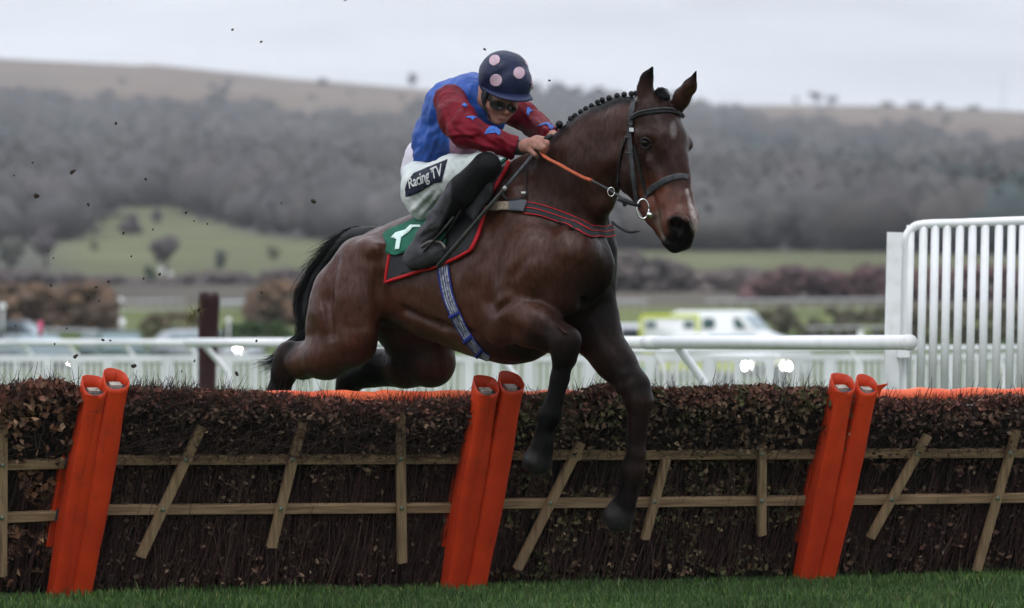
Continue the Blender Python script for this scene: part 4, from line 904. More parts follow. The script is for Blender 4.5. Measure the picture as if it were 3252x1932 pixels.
    A([(1795, 1160, .24, 5), (1778, 1240, .24, 5)], k=.01, op='sub')
    A([(2012, 1330, -.13, 8), (2004, 1430, -.13, 8), (1985, 1490, -.13, 8)], k=.01); A([(2022, 1330, -.12, 4), (2016, 1440, -.12, 4)], k=.01, op='sub')
    A([(1815, 905, .13, 10), (1845, 960, .08, 12)], k=.03, op='sub'); A([(1905, 620, .13, 8), (1860, 690, .14, 10), (1815, 740, .17, 8)], k=.04, op='sub')
    A([(1545, 760, .31, 12), (1560, 870, .32, 12), (1550, 960, .3, 10)], k=.05, op='sub'); A([(1290, 985, .17, 9), (1400, 1035, .2, 9), (1500, 1060, .23, 6)], k=.04, op='sub')
    # relief of tendons, ribs and muscle edges
    A([(1655, 930, .33, 10), (1575, 990, .31, 12)], k=.03, op='sub'); A([(1205, 880, .21, 12), (1212, 1000, .2, 14)], k=.05, op='sub')
    A([(1150, 850, .30, 13), (1160, 960, .31, 13), (1145, 1030, .29, 10)], k=.05, op='sub')
    A([(1790, 640, .2, 16), (1840, 720, .22, 14), (1790, 830, .34, 12)], k=.06, op='sub')
    # head
    Ah = lambda pts, **k: A(pts, f=H_, **{'n': NH, **k})
    Ah([(2072, 375, 0, 84), (2100, 455, 0, 82)], k=.04, sq=.95)
    Ah([(2024, 470, .055, 56), (2014, 560, .055, 57)], k=.03, sq=.7); Ah([(2022, 470, -.055, 55), (2012, 570, -.055, 55)], k=.03, sq=.8)
    Ah([(2105, 450, 0, 82), (2124, 560, 0, 60), (2145, 640, 0, 55), (2163, 695, 0, 57)], k=.03, sq=.85)
    Ah([(2040, 590, 0, 58), (2085, 670, 0, 42), (2130, 755, 0, 36)], k=.04, sq=.8)
    Ah([(2160, 712, .01, 56), (2155, 745, 0, 50)], k=.03)
    Ah([(2158, 762, 0, 34), (2170, 768, -.03, 28)], k=.02); Ah([(2133, 768, 0, 30), (2142, 772, 0, 32)], k=.014)
    Ah([(2040, 428, .1, 22), (2066, 428, .105, 18)], k=.03); Ah([(2172, 440, -.105, 20), (2182, 458, -.105, 19)], k=.03)
    Ah([(2060, 510, .11, 10), (2100, 590, .07, 9)], k=.03)
    Ah([(2022, 470, .12, 8), (2040, 470, .13, 6)], k=.02, op='sub')
    Ah([(2052, 453, .136, 15)], k=.012, op='sub')
    Ah([(2098, 735, .05, 6), (2118, 762, .06, 6), (2150, 782, .05, 5)], k=.014, op='sub')          # lips
    Ah([(2128, 700, .085, 11), (2152, 690, .09, 12), (2176, 702, .07, 12), (2182, 728, .05, 12), (2165, 752, .055, 12)], k=.02)
    nh = H_(2150, 722, .095); s.cone(nh-Vector((0, .015, 0)), 19*PM, H_(2146, 704, .05), 9*PM, .012, op='sub')               # nostril
    Ah([(2085, 520, .12, 14), (2110, 600, .11, 12)], k=.04, op='sub')
    Ah([(2128, 520, .0, 70), (2150, 620, 0, 61)], k=.03, sq=.62)
    # ears, hollow in front
    A([(2052, 318, .06, 25), (2048, 285, .06, 29), (2055, 250, .06, 22), (2073, 212, .06, 4)], f=H_, k=.02, n=HH, sq=.6)
    A([(2058, 300, .06, 16), (2056, 270, .06, 18), (2063, 240, .06, 9)], f=lambda x, y, v: H_(x, y, v)+HH*.032-Vector((0, .012, 0)), k=.01, n=HH, sq=.6, op='sub')
    A([(2150, 345, -.06, 24), (2166, 312, -.06, 28), (2192, 275, -.06, 22), (2213, 224, -.06, 4)], f=H_, k=.02, n=HH, sq=.6)
    A([(2172, 325, -.06, 15), (2183, 298, -.06, 17), (2200, 262, -.06, 9)], f=lambda x, y, v: H_(x, y, v)+HH*.03-Vector((0, .014, 0)), k=.01, n=HH, sq=.6, op='sub')
    V, Q = s.mesh(); V = smooth_mesh(V, Q, 3, .5); n = normals(V, Q)
    V = V+n*(vnoise(V, 11, 1)*.0045+vnoise(V, 26, 2)*.0018+vnoise(V, 60, 3)*.0006)[:, None]
    return V, Q
hV, hQ = build_horse()
# coat colours: dark bay with black points, tan muzzle, thin white marks; painted chest shade
def coat(V):
    x, y = pxy(V); n = len(V); c = np.tile(np.array([.055, .0195, .0115]), (n, 1))
    def seg(pts, col, f, w=1.0):
        nonlocal c
        m = np.zeros(n)
        for (a, ra), (b, rb) in zip(pts, pts[1:]):
            a = np.array(a); b = np.array(b); d = b-a; t = np.clip(((V-a) @ d)/(d @ d+1e-9), 0, 1)
            D = np.linalg.norm(V-a-t[:, None]*d, axis=1)-(ra+(rb-ra)*t); m = np.maximum(m, np.clip(.5-D/f, 0, 1))
        m = (m*m*(3-2*m)*w)[:, None]; c = c*(1-m)+np.array(col)*m
    p = lambda f, *q: [(f(*a[:-1]), a[-1]*PM) for a in q]
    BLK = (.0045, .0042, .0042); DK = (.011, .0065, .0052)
    seg(p(V_, (1700, 620, 0, 130), (1960, 480, 0, 110)), (.026, .0115, .008), .25)
    seg(p(V_, (1880, 900, -.1, 210), (1880, 680, -.1, 160)), (.005, .0034, .003), .3)  # darker chest coat, with the shade under the neck painted in
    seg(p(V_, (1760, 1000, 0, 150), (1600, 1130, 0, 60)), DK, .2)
    seg(p(V_, (1740, 520, 0, 60), (1850, 400, 0, 52), (1960, 335, 0, 48), (2040, 300, 0, 50)), BLK, .05)
    seg(p(V_, (1740, 1060, .21, 70), (1797, 1088, .21, 70), (1780, 1200, .21, 60), (1706, 1480, .21, 90)), BLK, .1)
    seg(p(V_, (1950, 1140, -.17, 80), (2020, 1232, -.17, 80), (2028, 1330, -.17, 60), (1966, 1640, -.17, 90)), BLK, .14)
    seg(p(V_, (940, 1120, .17, 60), (893, 1175, .17, 70), (850, 1400, .17, 80), (895, 1545, .17, 90)), BLK, .1)
    seg(p(V_, (1200, 1190, -.16, 110), (1110, 1205, -.16, 70), (1075, 1400, -.16, 80), (1110, 1560, -.16, 90)), BLK, .12)
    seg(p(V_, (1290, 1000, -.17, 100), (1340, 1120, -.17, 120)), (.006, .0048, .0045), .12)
    seg(p(H_, (2090, 370, 0, 110), (2115, 520, 0, 110)), (.020, .0095, .0078), .2)
    seg(p(H_, (2010, 520, .05, 70), (2015, 600, .05, 60)), (.017, .0085, .007), .12)
    seg(p(H_, (2110, 620, .0, 85), (2150, 680, 0, 72)), (.095, .026, .012), .09)
    seg(p(H_, (2098, 690, .05, 30), (2112, 745, .05, 26)), (.10, .07, .058), .05, .8)
    seg(p(H_, (2150, 722, .09, 40), (2172, 735, .07, 36), (2155, 800, 0, 62)), (.005, .0045, .0045), .03)
    seg(p(H_, (2135, 400, .0, 12), (2140, 425, .0, 9)), (.10, .08, .075), .02, .5)
    for q in [((2136, 395), (2141, 428), 10)]:
        m = np.clip(1.5-np.hypot((x-2138)/9, (y-414)/22), 0, 1)*(V[:, 1] < 26.5); m = (m*.6)[:, None]; c = c*(1-m)+np.array((.15, .13, .125))*m
    # white snip down the nose: follows the ridge
    xs = np.interp(y, [600, 640, 680, 716, 745], [2181, 2190, 2203, 2211, 2214]); wd = np.interp(y, [595, 640, 680, 720, 750], [4, 7, 10, 13, 8])
    m = np.clip(1.3-np.abs(x-xs)/wd, 0, 1)*(y > 600)*(y < 745)*(.5+.5*np.clip(vnoise(V, 90, 3)*2+.8, 0, 1)); m = (m*.85)[:, None]; c = c*(1-m)+np.array((.42, .36, .34))*m
    # ears dark at the tips
    m = np.clip((300-y)/60, 0, 1)*(x > 2010); m = m[:, None]; c = c*(1-m)+np.array((.006, .005, .005))*m
    # hooves
    for (a, r) in ((V_(1702, 1462, .21), 62), (V_(1962, 1640, -.17), 66), (V_(895, 1545, .17), 60), (V_(1110, 1560, -.16), 60)):
        m = np.clip((r*PM-np.linalg.norm(V-np.array(a), axis=1))/.02, 0, 1)[:, None]; c = c*(1-m)+np.array((.019, .018, .018))*m
    c = c*(1+.16*vnoise(V, 7, 5)[:, None]+.1*vnoise(V, 40, 6)[:, None])
    return np.clip(c, .002, 1)
M_COAT = material('horse_coat', rough=.37, attr=True, col=(.75, .75, .75), col2=(1.15, 1.12, 1.1), nscale=60, stretch=(1, 1, .35), bump=.25, bscale=260, bdist=.003, specattr=(.05, .30))
horse = empty('horse', V_(1450, 1180), 'dark bay horse with plaited black mane jumping over the brush hurdle', 'horse')
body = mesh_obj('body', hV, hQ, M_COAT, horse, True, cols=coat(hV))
HT = bvh(hV, hQ)
# ------------------------------------------------------------------ projecting flat cloth and straps on to a body
def q3(x, y, trees, off, fb):
    r = hit(trees, x, y)
    if r is None:
        return None
    return np.array(r[0]+r[1]*off)
def fill_missing(P2, P3, fbk=None):
    ok = [i for i, p in enumerate(P3) if p is not None]
    for i, p in enumerate(P3):
        if p is None:
            if ok:
                j = min(ok, key=lambda k: (P2[k][0]-P2[i][0])**2+(P2[k][1]-P2[i][1])**2); d = P3[j][1]+.02
            else: d = 27
            P3[i] = np.array(W(P2[i][0], P2[i][1], d))
    return P3
def thicken(bm, th):
    bm.verts.index_update(); bm.normal_update()
    V = np.array([tuple(v.co) for v in bm.verts]); n = len(V); Fc = []
    for f in bm.faces:
        q = [v.index for v in f.verts]
        if f.normal.y > 0: q = q[::-1]
        Fc.append(tuple(q)); Fc.append(tuple(i+n for i in q[::-1]))
    for e in bm.edges:
        if len(e.link_faces) == 1:
            a, b = e.verts[0].index, e.verts[1].index; Fc.append((a, b, b+n, a+n))
    bm.free()
    return np.vstack([V, V+np.array([0, th, 0])]), Fc
def patch(name, poly, trees, mat, parent, off=.006, th=.004, cell=14, d=None, origin=None, relax=0):
    bm = bmesh.new()
    vs_ = [bm.verts.new((x, y, 0)) for x, y in poly]; bm.faces.new(vs_); bmesh.ops.triangulate(bm, faces=bm.faces[:])
    xs = [p[0] for p in poly]; ys = [p[1] for p in poly]
    for k in range(int(min(xs)//cell)+1, int(max(xs)//cell)+1):
        bmesh.ops.bisect_plane(bm, geom=bm.verts[:]+bm.edges[:]+bm.faces[:], plane_co=(k*cell, 0, 0), plane_no=(1, 0, 0))
    for k in range(int(min(ys)//cell)+1, int(max(ys)//cell)+1):
        bmesh.ops.bisect_plane(bm, geom=bm.verts[:]+bm.edges[:]+bm.faces[:], plane_co=(0, k*cell, 0), plane_no=(0, 1, 0))
    bmesh.ops.remove_doubles(bm, verts=bm.verts[:], dist=.01)
    P2 = [(v.co.x, v.co.y) for v in bm.verts]; P3 = fill_missing(P2, [q3(x, y, trees, off, None) for x, y in P2])
    for v, p in zip(bm.verts, P3): v.co = p
    for _ in range(relax): bmesh.ops.smooth_vert(bm, verts=bm.verts[:], factor=.5, use_axis_x=False, use_axis_y=True, use_axis_z=False)
    V, Fc = thicken(bm, th)
    return mesh_obj(name, V, Fc, mat, parent, True, origin=origin)
def strap(name, pts, wpx, trees, mat, parent=None, off=.004, th=.004, n=None, across=3, origin=None, lift=None, make=True):
    C = resample(pts, n or max(6, int(sum(math.dist(a[:2], b[:2]) for a, b in zip(pts, pts[1:]))/9))); P2 = []
    for i, c in enumerate(C):
        t = C[min(i+1, len(C)-1)]-C[max(i-1, 0)]; t = t[:2]/np.linalg.norm(t[:2]); nn = np.array([-t[1], t[0]])
        ww = wpx if not hasattr(wpx, '__len__') else np.interp(i/(len(C)-1), np.linspace(0, 1, len(wpx)), wpx)
        for j in range(across): P2.append(tuple(c[:2]+nn*ww*(j/(across-1)-.5)))
    P3 = np.array(fill_missing(P2, [q3(x, y, trees, off, None) for x, y in P2]))
    G = P3.reshape(len(C), across, 3)
    # iron out the depth along the strap so that it lies taut
    for _ in range(2):
        H = G.copy(); H[1:-1] = (G[:-2]+2*G[1:-1]+G[2:])/4; G[:, :, 1] = np.minimum(H[:, :, 1], G[:, :, 1]+.002)
    V = []; nr, nc = G.shape[:2]
    dep = np.array([0, th, 0])
    A_ = G.reshape(-1, 3)
    B_ = A_+dep
    V = np.vstack([A_, B_]); o = nr*nc; Fc = []
    for i in range(nr-1):
        for j in range(nc-1):
            a = i*nc+j; Fc.append((a, a+1, a+nc+1, a+nc)); Fc.append((o+a, o+a+nc, o+a+nc+1, o+a+1))
        for j, s_ in ((0, 0), (nc-1, 1)):
            a = i*nc+j; f = (a, a+nc, o+a+nc, o+a); Fc.append(f if not s_ else f[::-1])
    Fc.append(tuple(range(nc))+tuple(o+j for j in range(nc-1, -1, -1)))
    Fc.append(tuple((nr-1)*nc+j for j in range(nc))[::-1]+tuple(o+(nr-1)*nc+j for j in range(nc)))
    if not make: return V, Fc
    return mesh_obj(name, V, Fc, mat, parent, True, origin=origin)
def cord(pts, trees, off, n=40):
    C = resample(pts, n); P = fill_missing([tuple(c[:2]) for c in C], [q3(c[0], c[1], trees, off, None) for c in C]); P = np.array(P)
    for _ in range(2): P[1:-1] = (P[:-2]+2*P[1:-1]+P[2:])/4
    return P
zA = lambda L: [(800+x/2.2825, 650+y/2.2825) for x, y in L]
zJ = lambda L: [(1200+x/1.854, 100+y/1.854) for x, y in L]
zC = lambda L: [(1700+x/2.12, 150+y/2.12) for x, y in L]
M_HAIR = material('black_hair', (.0035, .0035, .004), .5, spec=.25)
M_EYE = material('eye', (.004, .0035, .0035), .12, spec=.5)
M_LEATHER2 = material('worn_leather', (.028, .030, .033), .55, (.055, .057, .06), nscale=40, bump=.2, bscale=160, bdist=.002)
M_STEEL = material('steel', (.62, .63, .62), .22, metal=1)
M_WHITE = material('white_cloth', (.6, .61, .61), .8, (.5, .52, .52), nscale=20)
M_RED = material('red_piping', (.45, .010, .014), .7, (.42, .012, .018), nscale=40)
M_GREEN = material('green_cloth', (.01, .115, .07), .7, (.007, .085, .052), nscale=20, bump=.3, bscale=60, bdist=.004)
M_NUMB = material('number_white', (.62, .78, .73), .7)
M_PAD = material('charcoal_pad', (.018, .019, .022), .85, (.028, .029, .032), nscale=90, bump=.4, bscale=400, bdist=.002)
M_BLUE = material('royal_blue_web', (.012, .03, .23), .7, (.01, .022, .16), nscale=60)
M_SILVER = material('grey_web', (.36, .38, .42), .7, (.10, .105, .12), nscale=55, contrast=(.4, .62))
M_WOOL = material('sheepskin', (.33, .27, .21), .95, (.22, .17, .12), nscale=60, bump=.8, bscale=120, bdist=.01)
M_RUBBER = material('orange_rubber', (.40, .085, .030), .5, (.30, .06, .022), nscale=60, bump=.3, bscale=300, bdist=.002)
M_HOOFD = material('charcoal_web', (.08, .085, .1), .8)

# eyes, mane plaits, forelock, tail are parts of the horse
eh = hit([HT], 2050, 452)
obj('eye', ball(np.array(eh[0])+np.array([0, .012, 0]), .0215), M_EYE, horse, True)
# eyelids: two soft folds over the eyeball
for pts in ([(2032, 458), (2040, 441), (2054, 438), (2066, 447), (2071, 458)], [(2034, 460), (2045, 470), (2058, 471), (2070, 460)]):
    P = cord(pts, [HT], .004, 16); P[:, 1] = np.minimum(P[:, 1], eh[0][1]-.006)
    obj('eyelid', tube(P, [.003+.0035*math.sin(math.pi*i/15) for i in range(16)], 6), material('eyelid_skin', (.007, .005, .0045), .5) if 'eyelid_skin' not in bpy.data.materials else bpy.data.materials['eyelid_skin'], horse, True)
PLR = 1.3
plx = [(1757, 449, 10), (1777, 400, 15), (1812, 382, 12), (1826, 372, 11), (1844, 360, 11), (1861, 350, 11), (1879, 341, 11), (1897, 329, 10), (1912, 322, 11), (1934, 317, 12), (1960, 309, 11), (1983, 305, 11), (2005, 303, 11), (2017, 300, 9)]
for i, (x, y, r) in enumerate(plx):
    a = V_(x+random.uniform(-1, 1), y, .01); dn = V_(x+8, y+22, 0)
    parts = [ball(a+Vector((0, 0, .006)), r*PM*.95, 10, (.9, 1.1, .95)), tube([dn, (a+dn)/2, a], [.012, .008, .009], 7)]
    sd = V_(x-9, y+8, .02); parts.append(ball(sd, r*PM*.4, 8))
    obj('plait', merge(parts), M_HAIR, horse, True)
def strands(guides, n, rad, seed, taper=.15, spread=None):
    rs = np.random.default_rng(seed); V = []; Fc = []
    g = [np.array(q) for q in guides]; K = len(g[0])
    for i in range(n):
        wts = rs.dirichlet([.7]*len(g)); c = sum(wt*q for wt, q in zip(wts, g))
        L_ = rs.uniform(.55, 1.0) if rs.random() > .15 else rs.uniform(1., 1.06)
        m = 12; t = np.linspace(0, L_, m)*(K-1)/max(1., L_)
        P = np.stack([np.interp(t, np.arange(K), c[:, k]) for k in range(3)], 1)
        amp = (np.linspace(0, 1, m)**1.3)[:, None]
        P = P+amp*rs.normal(0, .012 if spread is None else spread, 3)+amp*np.stack([np.sin(np.linspace(0, rs.uniform(2, 5), m)+rs.uniform(0, 6))*.008 for _ in range(3)], 1)
        r0 = rad*rs.uniform(.6, 1.3); b = len(V)
        for k in range(m):
            d = P[min(k+1, m-1)]-P[max(k-1, 0)]; u, v = frame(d); rr = r0*(1-(1-taper)*(k/(m-1))**1.5)
            for j in range(3):
                a = 2.094*j; V.append(P[k]+rr*(math.cos(a)*u+math.sin(a)*v))
        for k in range(m-1):
            for j in range(3):
                a = b+k*3+j; c2 = b+k*3+(j+1) % 3; Fc.append((a, c2, c2+3, a+3))
    return V, Fc
def guide(L_): return resample([tuple(V_(*p)) for p in L_], 12)
tg = [guide([(1200, 735, 0), (1120, 735, -.02), (1060, 790, -.03), (1010, 860, -.03), (985, 930, -.02), (970, 1000, 0), (960, 1060, 0), (955, 1110, 0)]),
      guide([(1200, 725, 0), (1130, 716, 0), (1070, 745, 0), (1010, 830, 0), (960, 900, .0), (940, 950, .02), (950, 1020, .02), (945, 1080, .02)]),
      guide([(1190, 745, 0), (1100, 735, -.05), (1025, 800, -.05), (960, 890, -.05), (932, 960, -.05), (955, 1030, -.03), (950, 1090, -.03)]),
      guide([(1195, 740, .02), (1130, 760, .03), (1080, 820, .0), (1030, 900, .0), (1000, 960, 0), (985, 1030, 0), (975, 1080, 0)])]
tw = [guide([(1195, 722, 0), (1110, 722, 0), (1050, 745, 0), (1015, 762, 0)]), guide([(1160, 730, 0), (1080, 745, 0), (1030, 790, 0), (1000, 830, 0)]), guide([(1110, 760, 0), (1040, 820, 0), (990, 850, 0), (965, 880, 0)]), guide([(1080, 800, 0), (1010, 860, 0), (960, 890, 0), (935, 920, 0)])]
tl = [guide([(985, 1040, .1), (950, 1075, .1), (900, 1110, .15), (860, 1140, .2), (805, 1150, .2)]), guide([(980, 1050, .1), (940, 1090, .1), (905, 1120, .15), (865, 1150, .2), (820, 1180, .2)]), guide([(975, 1040, .1), (930, 1070, .1), (885, 1100, .15), (850, 1145, .2), (812, 1152, .2)]),
      guide([(985, 1060, .1), (985, 1130, .05), (985, 1190, .05), (990, 1245, .05)])]
core = tube(resample([tuple(V_(*p)) for p in [(1210, 752, 0), (1130, 752, -.02), (1070, 800, -.03), (1020, 870, -.03), (985, 940, -.02), (975, 1000, 0), (968, 1050, 0)]], 14), [r*PM for r in (30, 34, 34, 33, 32, 30, 30, 28, 26, 24, 22, 18, 12, 4)], 10)
tail = merge([core, strands(tg, 760, .0024, 1, .15, .016), strands(tw, 300, .0020, 2, .15, .022), strands(tl, 420, .0028, 3, .15, .014)])
obj('tail', tail, M_HAIR, horse, True)
fg = [resample([tuple(H_(*p)) for p in L_], 8) for L_ in ([(2085, 318, 0), (2095, 290, 0), (2110, 285, 0), (2120, 305, .02)], [(2075, 312, .03), (2082, 290, .03), (2098, 280, .03), (2112, 290, .04)], [(2100, 320, -.03), (2108, 300, -.03), (2118, 300, -.03), (2126, 318, -.02)], [(2070, 315, .03), (2080, 296, .04), (2092, 300, .06), (2100, 318, .08)])]
obj('forelock', merge([strands(fg, 220, .002, 5, .3, .006), tube([H_(2080, 322, 0), H_(2098, 300, 0), H_(2118, 312, 0)], [.03, .035, .02], 10)]), M_HAIR, horse, True)
for (a, b, r) in ((V_(1702, 1475, .21), V_(1690, 1500, .21), 1),): pass

# ------------------------------------------------------------------ saddlery (each piece rests on the horse, so each is its own thing)
sc = empty('saddle_cloth', V_(1400, 880, .3), 'charcoal saddle cloth with red edging under the rider', 'saddle cloth')
POLY = [(1612, 545), (1586, 592), (1556, 642), (1545, 680), (1534, 715), (1519, 762), (1499, 798), (1437, 831), (1390, 850), (1340, 862), (1285, 880), (1232, 897), (1237, 850), (1245, 812), (1262, 762), (1320, 722), (1420, 690), (1480, 640), (1545, 560), (1580, 530)]
patch('cloth', POLY, [HT], M_PAD, sc, off=.014, th=.008, cell=16)
edge = cord([(1622, 520), (1612, 545), (1586, 592), (1556, 642), (1545, 680), (1534, 715), (1519, 762), (1499, 798)], [HT], .016, 40)
obj('edging', tube(edge, 6.5*PM, 8), M_RED, sc, True)
edge = cord([(1499, 798), (1470, 815), (1437, 831), (1390, 850), (1340, 862), (1285, 880), (1232, 897)], [HT], .016, 36)
obj('edging', tube(edge, 5.5*PM, 8), M_RED, sc, True)
edge = cord([(1232, 897), (1237, 850), (1245, 812), (1262, 765), (1300, 735)], [HT], .016, 20)
obj('edging', tube(edge, 5*PM, 8), M_RED, sc, True)
nc = empty('number_cloth', V_(1280, 780, .3), 'green number cloth with a white numeral behind the boot', 'number cloth')
G1 = [(1216, 778), (1221, 757), (1243, 738), (1281, 722), (1330, 700), (1400, 690), (1440, 740), (1410, 796), (1350, 806), (1290, 810), (1262, 814), (1227, 806)]
g1 = patch('cloth', G1, [HT], M_GREEN, nc, off=.026, th=.004, cell=14)
NT = bvh(np.array([g1.matrix_world @ v.co + Vector(nc.location) for v in g1.data.vertices]), [tuple(p.vertices) for p in g1.data.polygons])
patch('numeral', zA([(1010, 242), (1045, 205), (1115, 185), (1150, 150), (1225, 150), (1228, 166), (1172, 168), (1140, 205), (1088, 240), (1072, 325), (1040, 328), (1052, 255)]), [NT], M_NUMB, nc, off=.005, th=.002, cell=10)
patch('fold', zJ([(545, 1040), (500, 1048), (450, 1065), (425, 1085), (410, 1120), (385, 1175), (400, 1230), (405, 1330), (428, 1330), (432, 1230), (440, 1165), (500, 1110)]), [HT], M_GREEN, nc, off=.034, th=.004, cell=12)
strap('fold', zJ([(800, 745), (720, 810), (640, 880), (590, 940), (560, 1000)]), [10, 18, 22, 22, 14], [HT], M_GREEN, nc, off=.03, th=.005)
# girth
gc = zA([(1392, 440), (1400, 520), (1425, 650), (1462, 755), (1535, 905), (1600, 1005), (1668, 1078), (1720, 1110)])
gi = empty('girth', V_(1460, 1000, .3), 'striped blue and grey webbing girth strap round the belly', 'girth')
strap('webbing', gc, [36, 38, 36, 34, 28, 20], [HT], M_BLUE, gi, off=.007, th=.006, across=4)
def offs(L_, o):
    C = resample(L_, 30); r = []
    for i, c in enumerate(C):
        t = C[min(i+1, 29)]-C[max(i-1, 0)]; t /= np.linalg.norm(t); k = np.interp(i/29, [0, .6, 1], [1, .95, .55]); r.append((c[0]-t[1]*o*k, c[1]+t[0]*o*k))
    return r
for o in (-9.5, -2, 5.5, 12.5): strap('stripe', offs(gc, -o if True else o), [5, 5, 5, 4, 3], [HT], M_SILVER, gi, off=.0095, th=.003, across=2, n=34)
for t in (.47, .66, .83):
    c = resample(gc, 101)[int(t*100)]; c2 = resample(gc, 101)[int(t*100)+3]; u = np.array([-(c2-c)[1], (c2-c)[0]]); u /= np.linalg.norm(u)
    strap('keeper', [tuple(c-u*17), tuple(c), tuple(c+u*17)], 12, [HT], M_BLUE, gi, off=.014, th=.006, n=8)
# breastplate
bp = empty('breastplate', V_(1750, 740, .3), 'black chest strap with three red lines and a sheepskin pad', 'breastplate')
bc = zJ([(870, 1045), (950, 1058), (1050, 1085), (1150, 1125), (1250, 1180)])+zC([(420, 1240), (470, 1243), (530, 1232)])
strap('strap', bc, [34, 38, 40, 40, 40, 40], [HT], M_PAD, bp, off=.007, th=.005, across=4)
for o in (-18, -1, 17):
    C = resample(bc, 40); r = []
    for i, c in enumerate(C):
        t = C[min(i+1, 39)]-C[max(i-1, 0)]; t /= np.linalg.norm(t); r.append((c[0]-t[1]*o, c[1]+t[0]*o))
    strap('piping', r, 2.6, [HT], M_RED, bp, off=.011, th=.004, across=2, n=46)
strap('pad', zJ([(665, 1035), (720, 1032), (790, 1036)]), [32, 30, 27], [HT], M_WOOL, bp, off=.02, th=.02, across=5)
strap('sleeve', zJ([(788, 1036), (830, 1036), (872, 1045)]), [34, 34, 34], [HT], M_HOOFD, bp, off=.022, th=.02, across=5)
strap('strap', zJ([(520, 1020), (580, 1020), (640, 1022), (700, 1020)]), [20, 22, 18], [HT], M_LEATHER2, bp, off=.03, th=.008)
strap('strap', zJ([(530, 955), (580, 975), (650, 1010)]), [12, 14, 14], [HT], M_LEATHER2, bp, off=.045, th=.008)
ring = [];
def ringpts(x, y, rx, ry, dpt, tilt=0, n=20): return [tuple(W(x+rx*math.cos(2*math.pi*i/n+tilt)*1.0, y+ry*math.sin(2*math.pi*i/n+tilt), dpt)) for i in range(n+1)]
hp = hit([HT], 1540, 655)[0].y-.05
obj('ring', tube(ringpts(1535, 651, 8, 8, hp), .0028, 6), M_STEEL, bp, True)
P = cord(zJ([(765, 935), (752, 970), (775, 1000), (820, 1008), (865, 990), (880, 960), (878, 900), (895, 800)]), [HT], .02, 30)
obj('neck_strap', tube(P, [.0065]*20+[.004]*10, 6), M_LEATHER, bp, True)
h_ = hit([HT], 1664, 612); obj('buckle', box(np.array(h_[0])+np.array([0, -.022, 0]), (.026, .006, .009)), M_STEEL, bp)
br = empty('bridle', H_(2080, 560, .1), 'black leather bridle with noseband and steel ring bit', 'bridle')
strap('browband', zC([(636, 492), (660, 470), (700, 450), (760, 437), (820, 430), (880, 428), (930, 435), (975, 450), (1002, 475)]), [12, 16, 17, 17, 15, 12], [HT], M_LEATHER, br, off=.008, th=.01, across=4)
strap('browband_trim', zC([(665, 462), (700, 443), (760, 430), (820, 423), (880, 421), (930, 428), (970, 441)]), 4, [HT], M_LEATHER2, br, off=.017, th=.004)
strap('headpiece', zC([(672, 362), (662, 410), (652, 470), (648, 530)]), [13, 15, 15], [HT], M_LEATHER2, br, off=.008, th=.006)
strap('cheekpiece', zC([(648, 520), (646, 600), (652, 720), (662, 860), (680, 980), (695, 1035)]), [12, 14, 13, 12, 11], [HT], M_LEATHER2, br, off=.010, th=.006)
strap('noseband_strap', zC([(668, 660), (690, 760), (712, 860), (738, 960), (750, 1000)]), [7, 9, 9, 9], [HT], M_LEATHER, br, off=.008, th=.004)
strap('throat_lash', zC([(640, 560), (605, 640), (578, 730), (562, 830), (556, 950)]), 7, [HT], M_LEATHER, br, off=.007, th=.004)
for c in ((648, 560), (640, 610), (640, 712)):
    strap('keeper', zC([(c[0]-16, c[1]), (c[0]+16, c[1]+2)]), 6, [HT], M_LEATHER2, br, off=.017, th=.004, n=6)
bx_ = hit([HT], 2005, 413); obj('buckle', box(np.array(bx_[0])+np.array([0, -.022, 0]), (.02, .006, .018)), M_STEEL, br)
strap('noseband', zC([(742, 1012), (760, 985), (800, 945), (860, 905), (930, 878), (990, 868), (1024, 880)]), [10, 19, 21, 20, 18, 15], [HT], M_LEATHER2, br, off=.007, th=.008, across=4)
rp = hit([HT], 2050, 655); bd = rp[0].y-.045
obj('bit_ring', tube(ringpts(2042, 664, 19, 31, bd, .0, 28), .0052, 8), M_STEEL, br, True)
obj('bit', tube([W(2054, 680, bd-.006), W(2066, 683, bd-.004), W(2088, 690, bd+.025)], [.0125, .0155, .009], 10), M_STEEL, br, True)
# reins: orange rubber grip, then thin leather to the bit
rn = empty('reins', W(1850, 560, 26.5), 'reins with orange rubber grips running from hand to bit', 'reins')
z4 = lambda x, y: (1600+x/6.744, 380+y/6.744)
def dline(pts, d0, d1):
    n = len(pts); return resample([tuple(W(x, y, d0+(d1-d0)*i/(n-1))) for i, (x, y) in enumerate(pts)], 30)
dh = V_(1716, 481, .17).y
dr = hit([HT], 1878, 572)
dmid = (dr[0].y if dr else 26.7)-.07
obj('rubber_grip', tube(dline([z4(770, 670), z4(830, 750), z4(960, 850), z4(1180, 960), z4(1450, 1110), z4(1686, 1230), (1880, 574)], dh, dmid), [.0075]*6+[.011]*20+[.0125]*4, 10, flat=.6), M_RUBBER, rn, True)
obj('leather', tube(dline([(1878, 573), (1940, 606), (1975, 628), (2035, 655)], dmid, bd), .0055, 8), M_LEATHER2, rn, True)
obj('ring', tube(ringpts(1941, 610, 11, 14, (dmid+bd)/2-.02), .0026, 6), M_STEEL, rn, True)
obj('billet', tube([W(1962, 632, bd), W(1985, 640, bd), W(2010, 648, bd), W(2034, 656, bd)], [.016, .018, .016, .014], 8, flat=.6), M_LEATHER, rn, True)
obj('billet', tube([W(1980, 640, bd), W(1986, 655, bd-.002)], [.010, .009], 8), M_LEATHER, rn, True)
obj('loose_end', tube(dline([(1945, 706), (1965, 722), (1995, 737), (2033, 735)], 26.55, 26.3), [.0065]*26+[.005, .004, .003, .002], 8), M_LEATHER, rn, True)
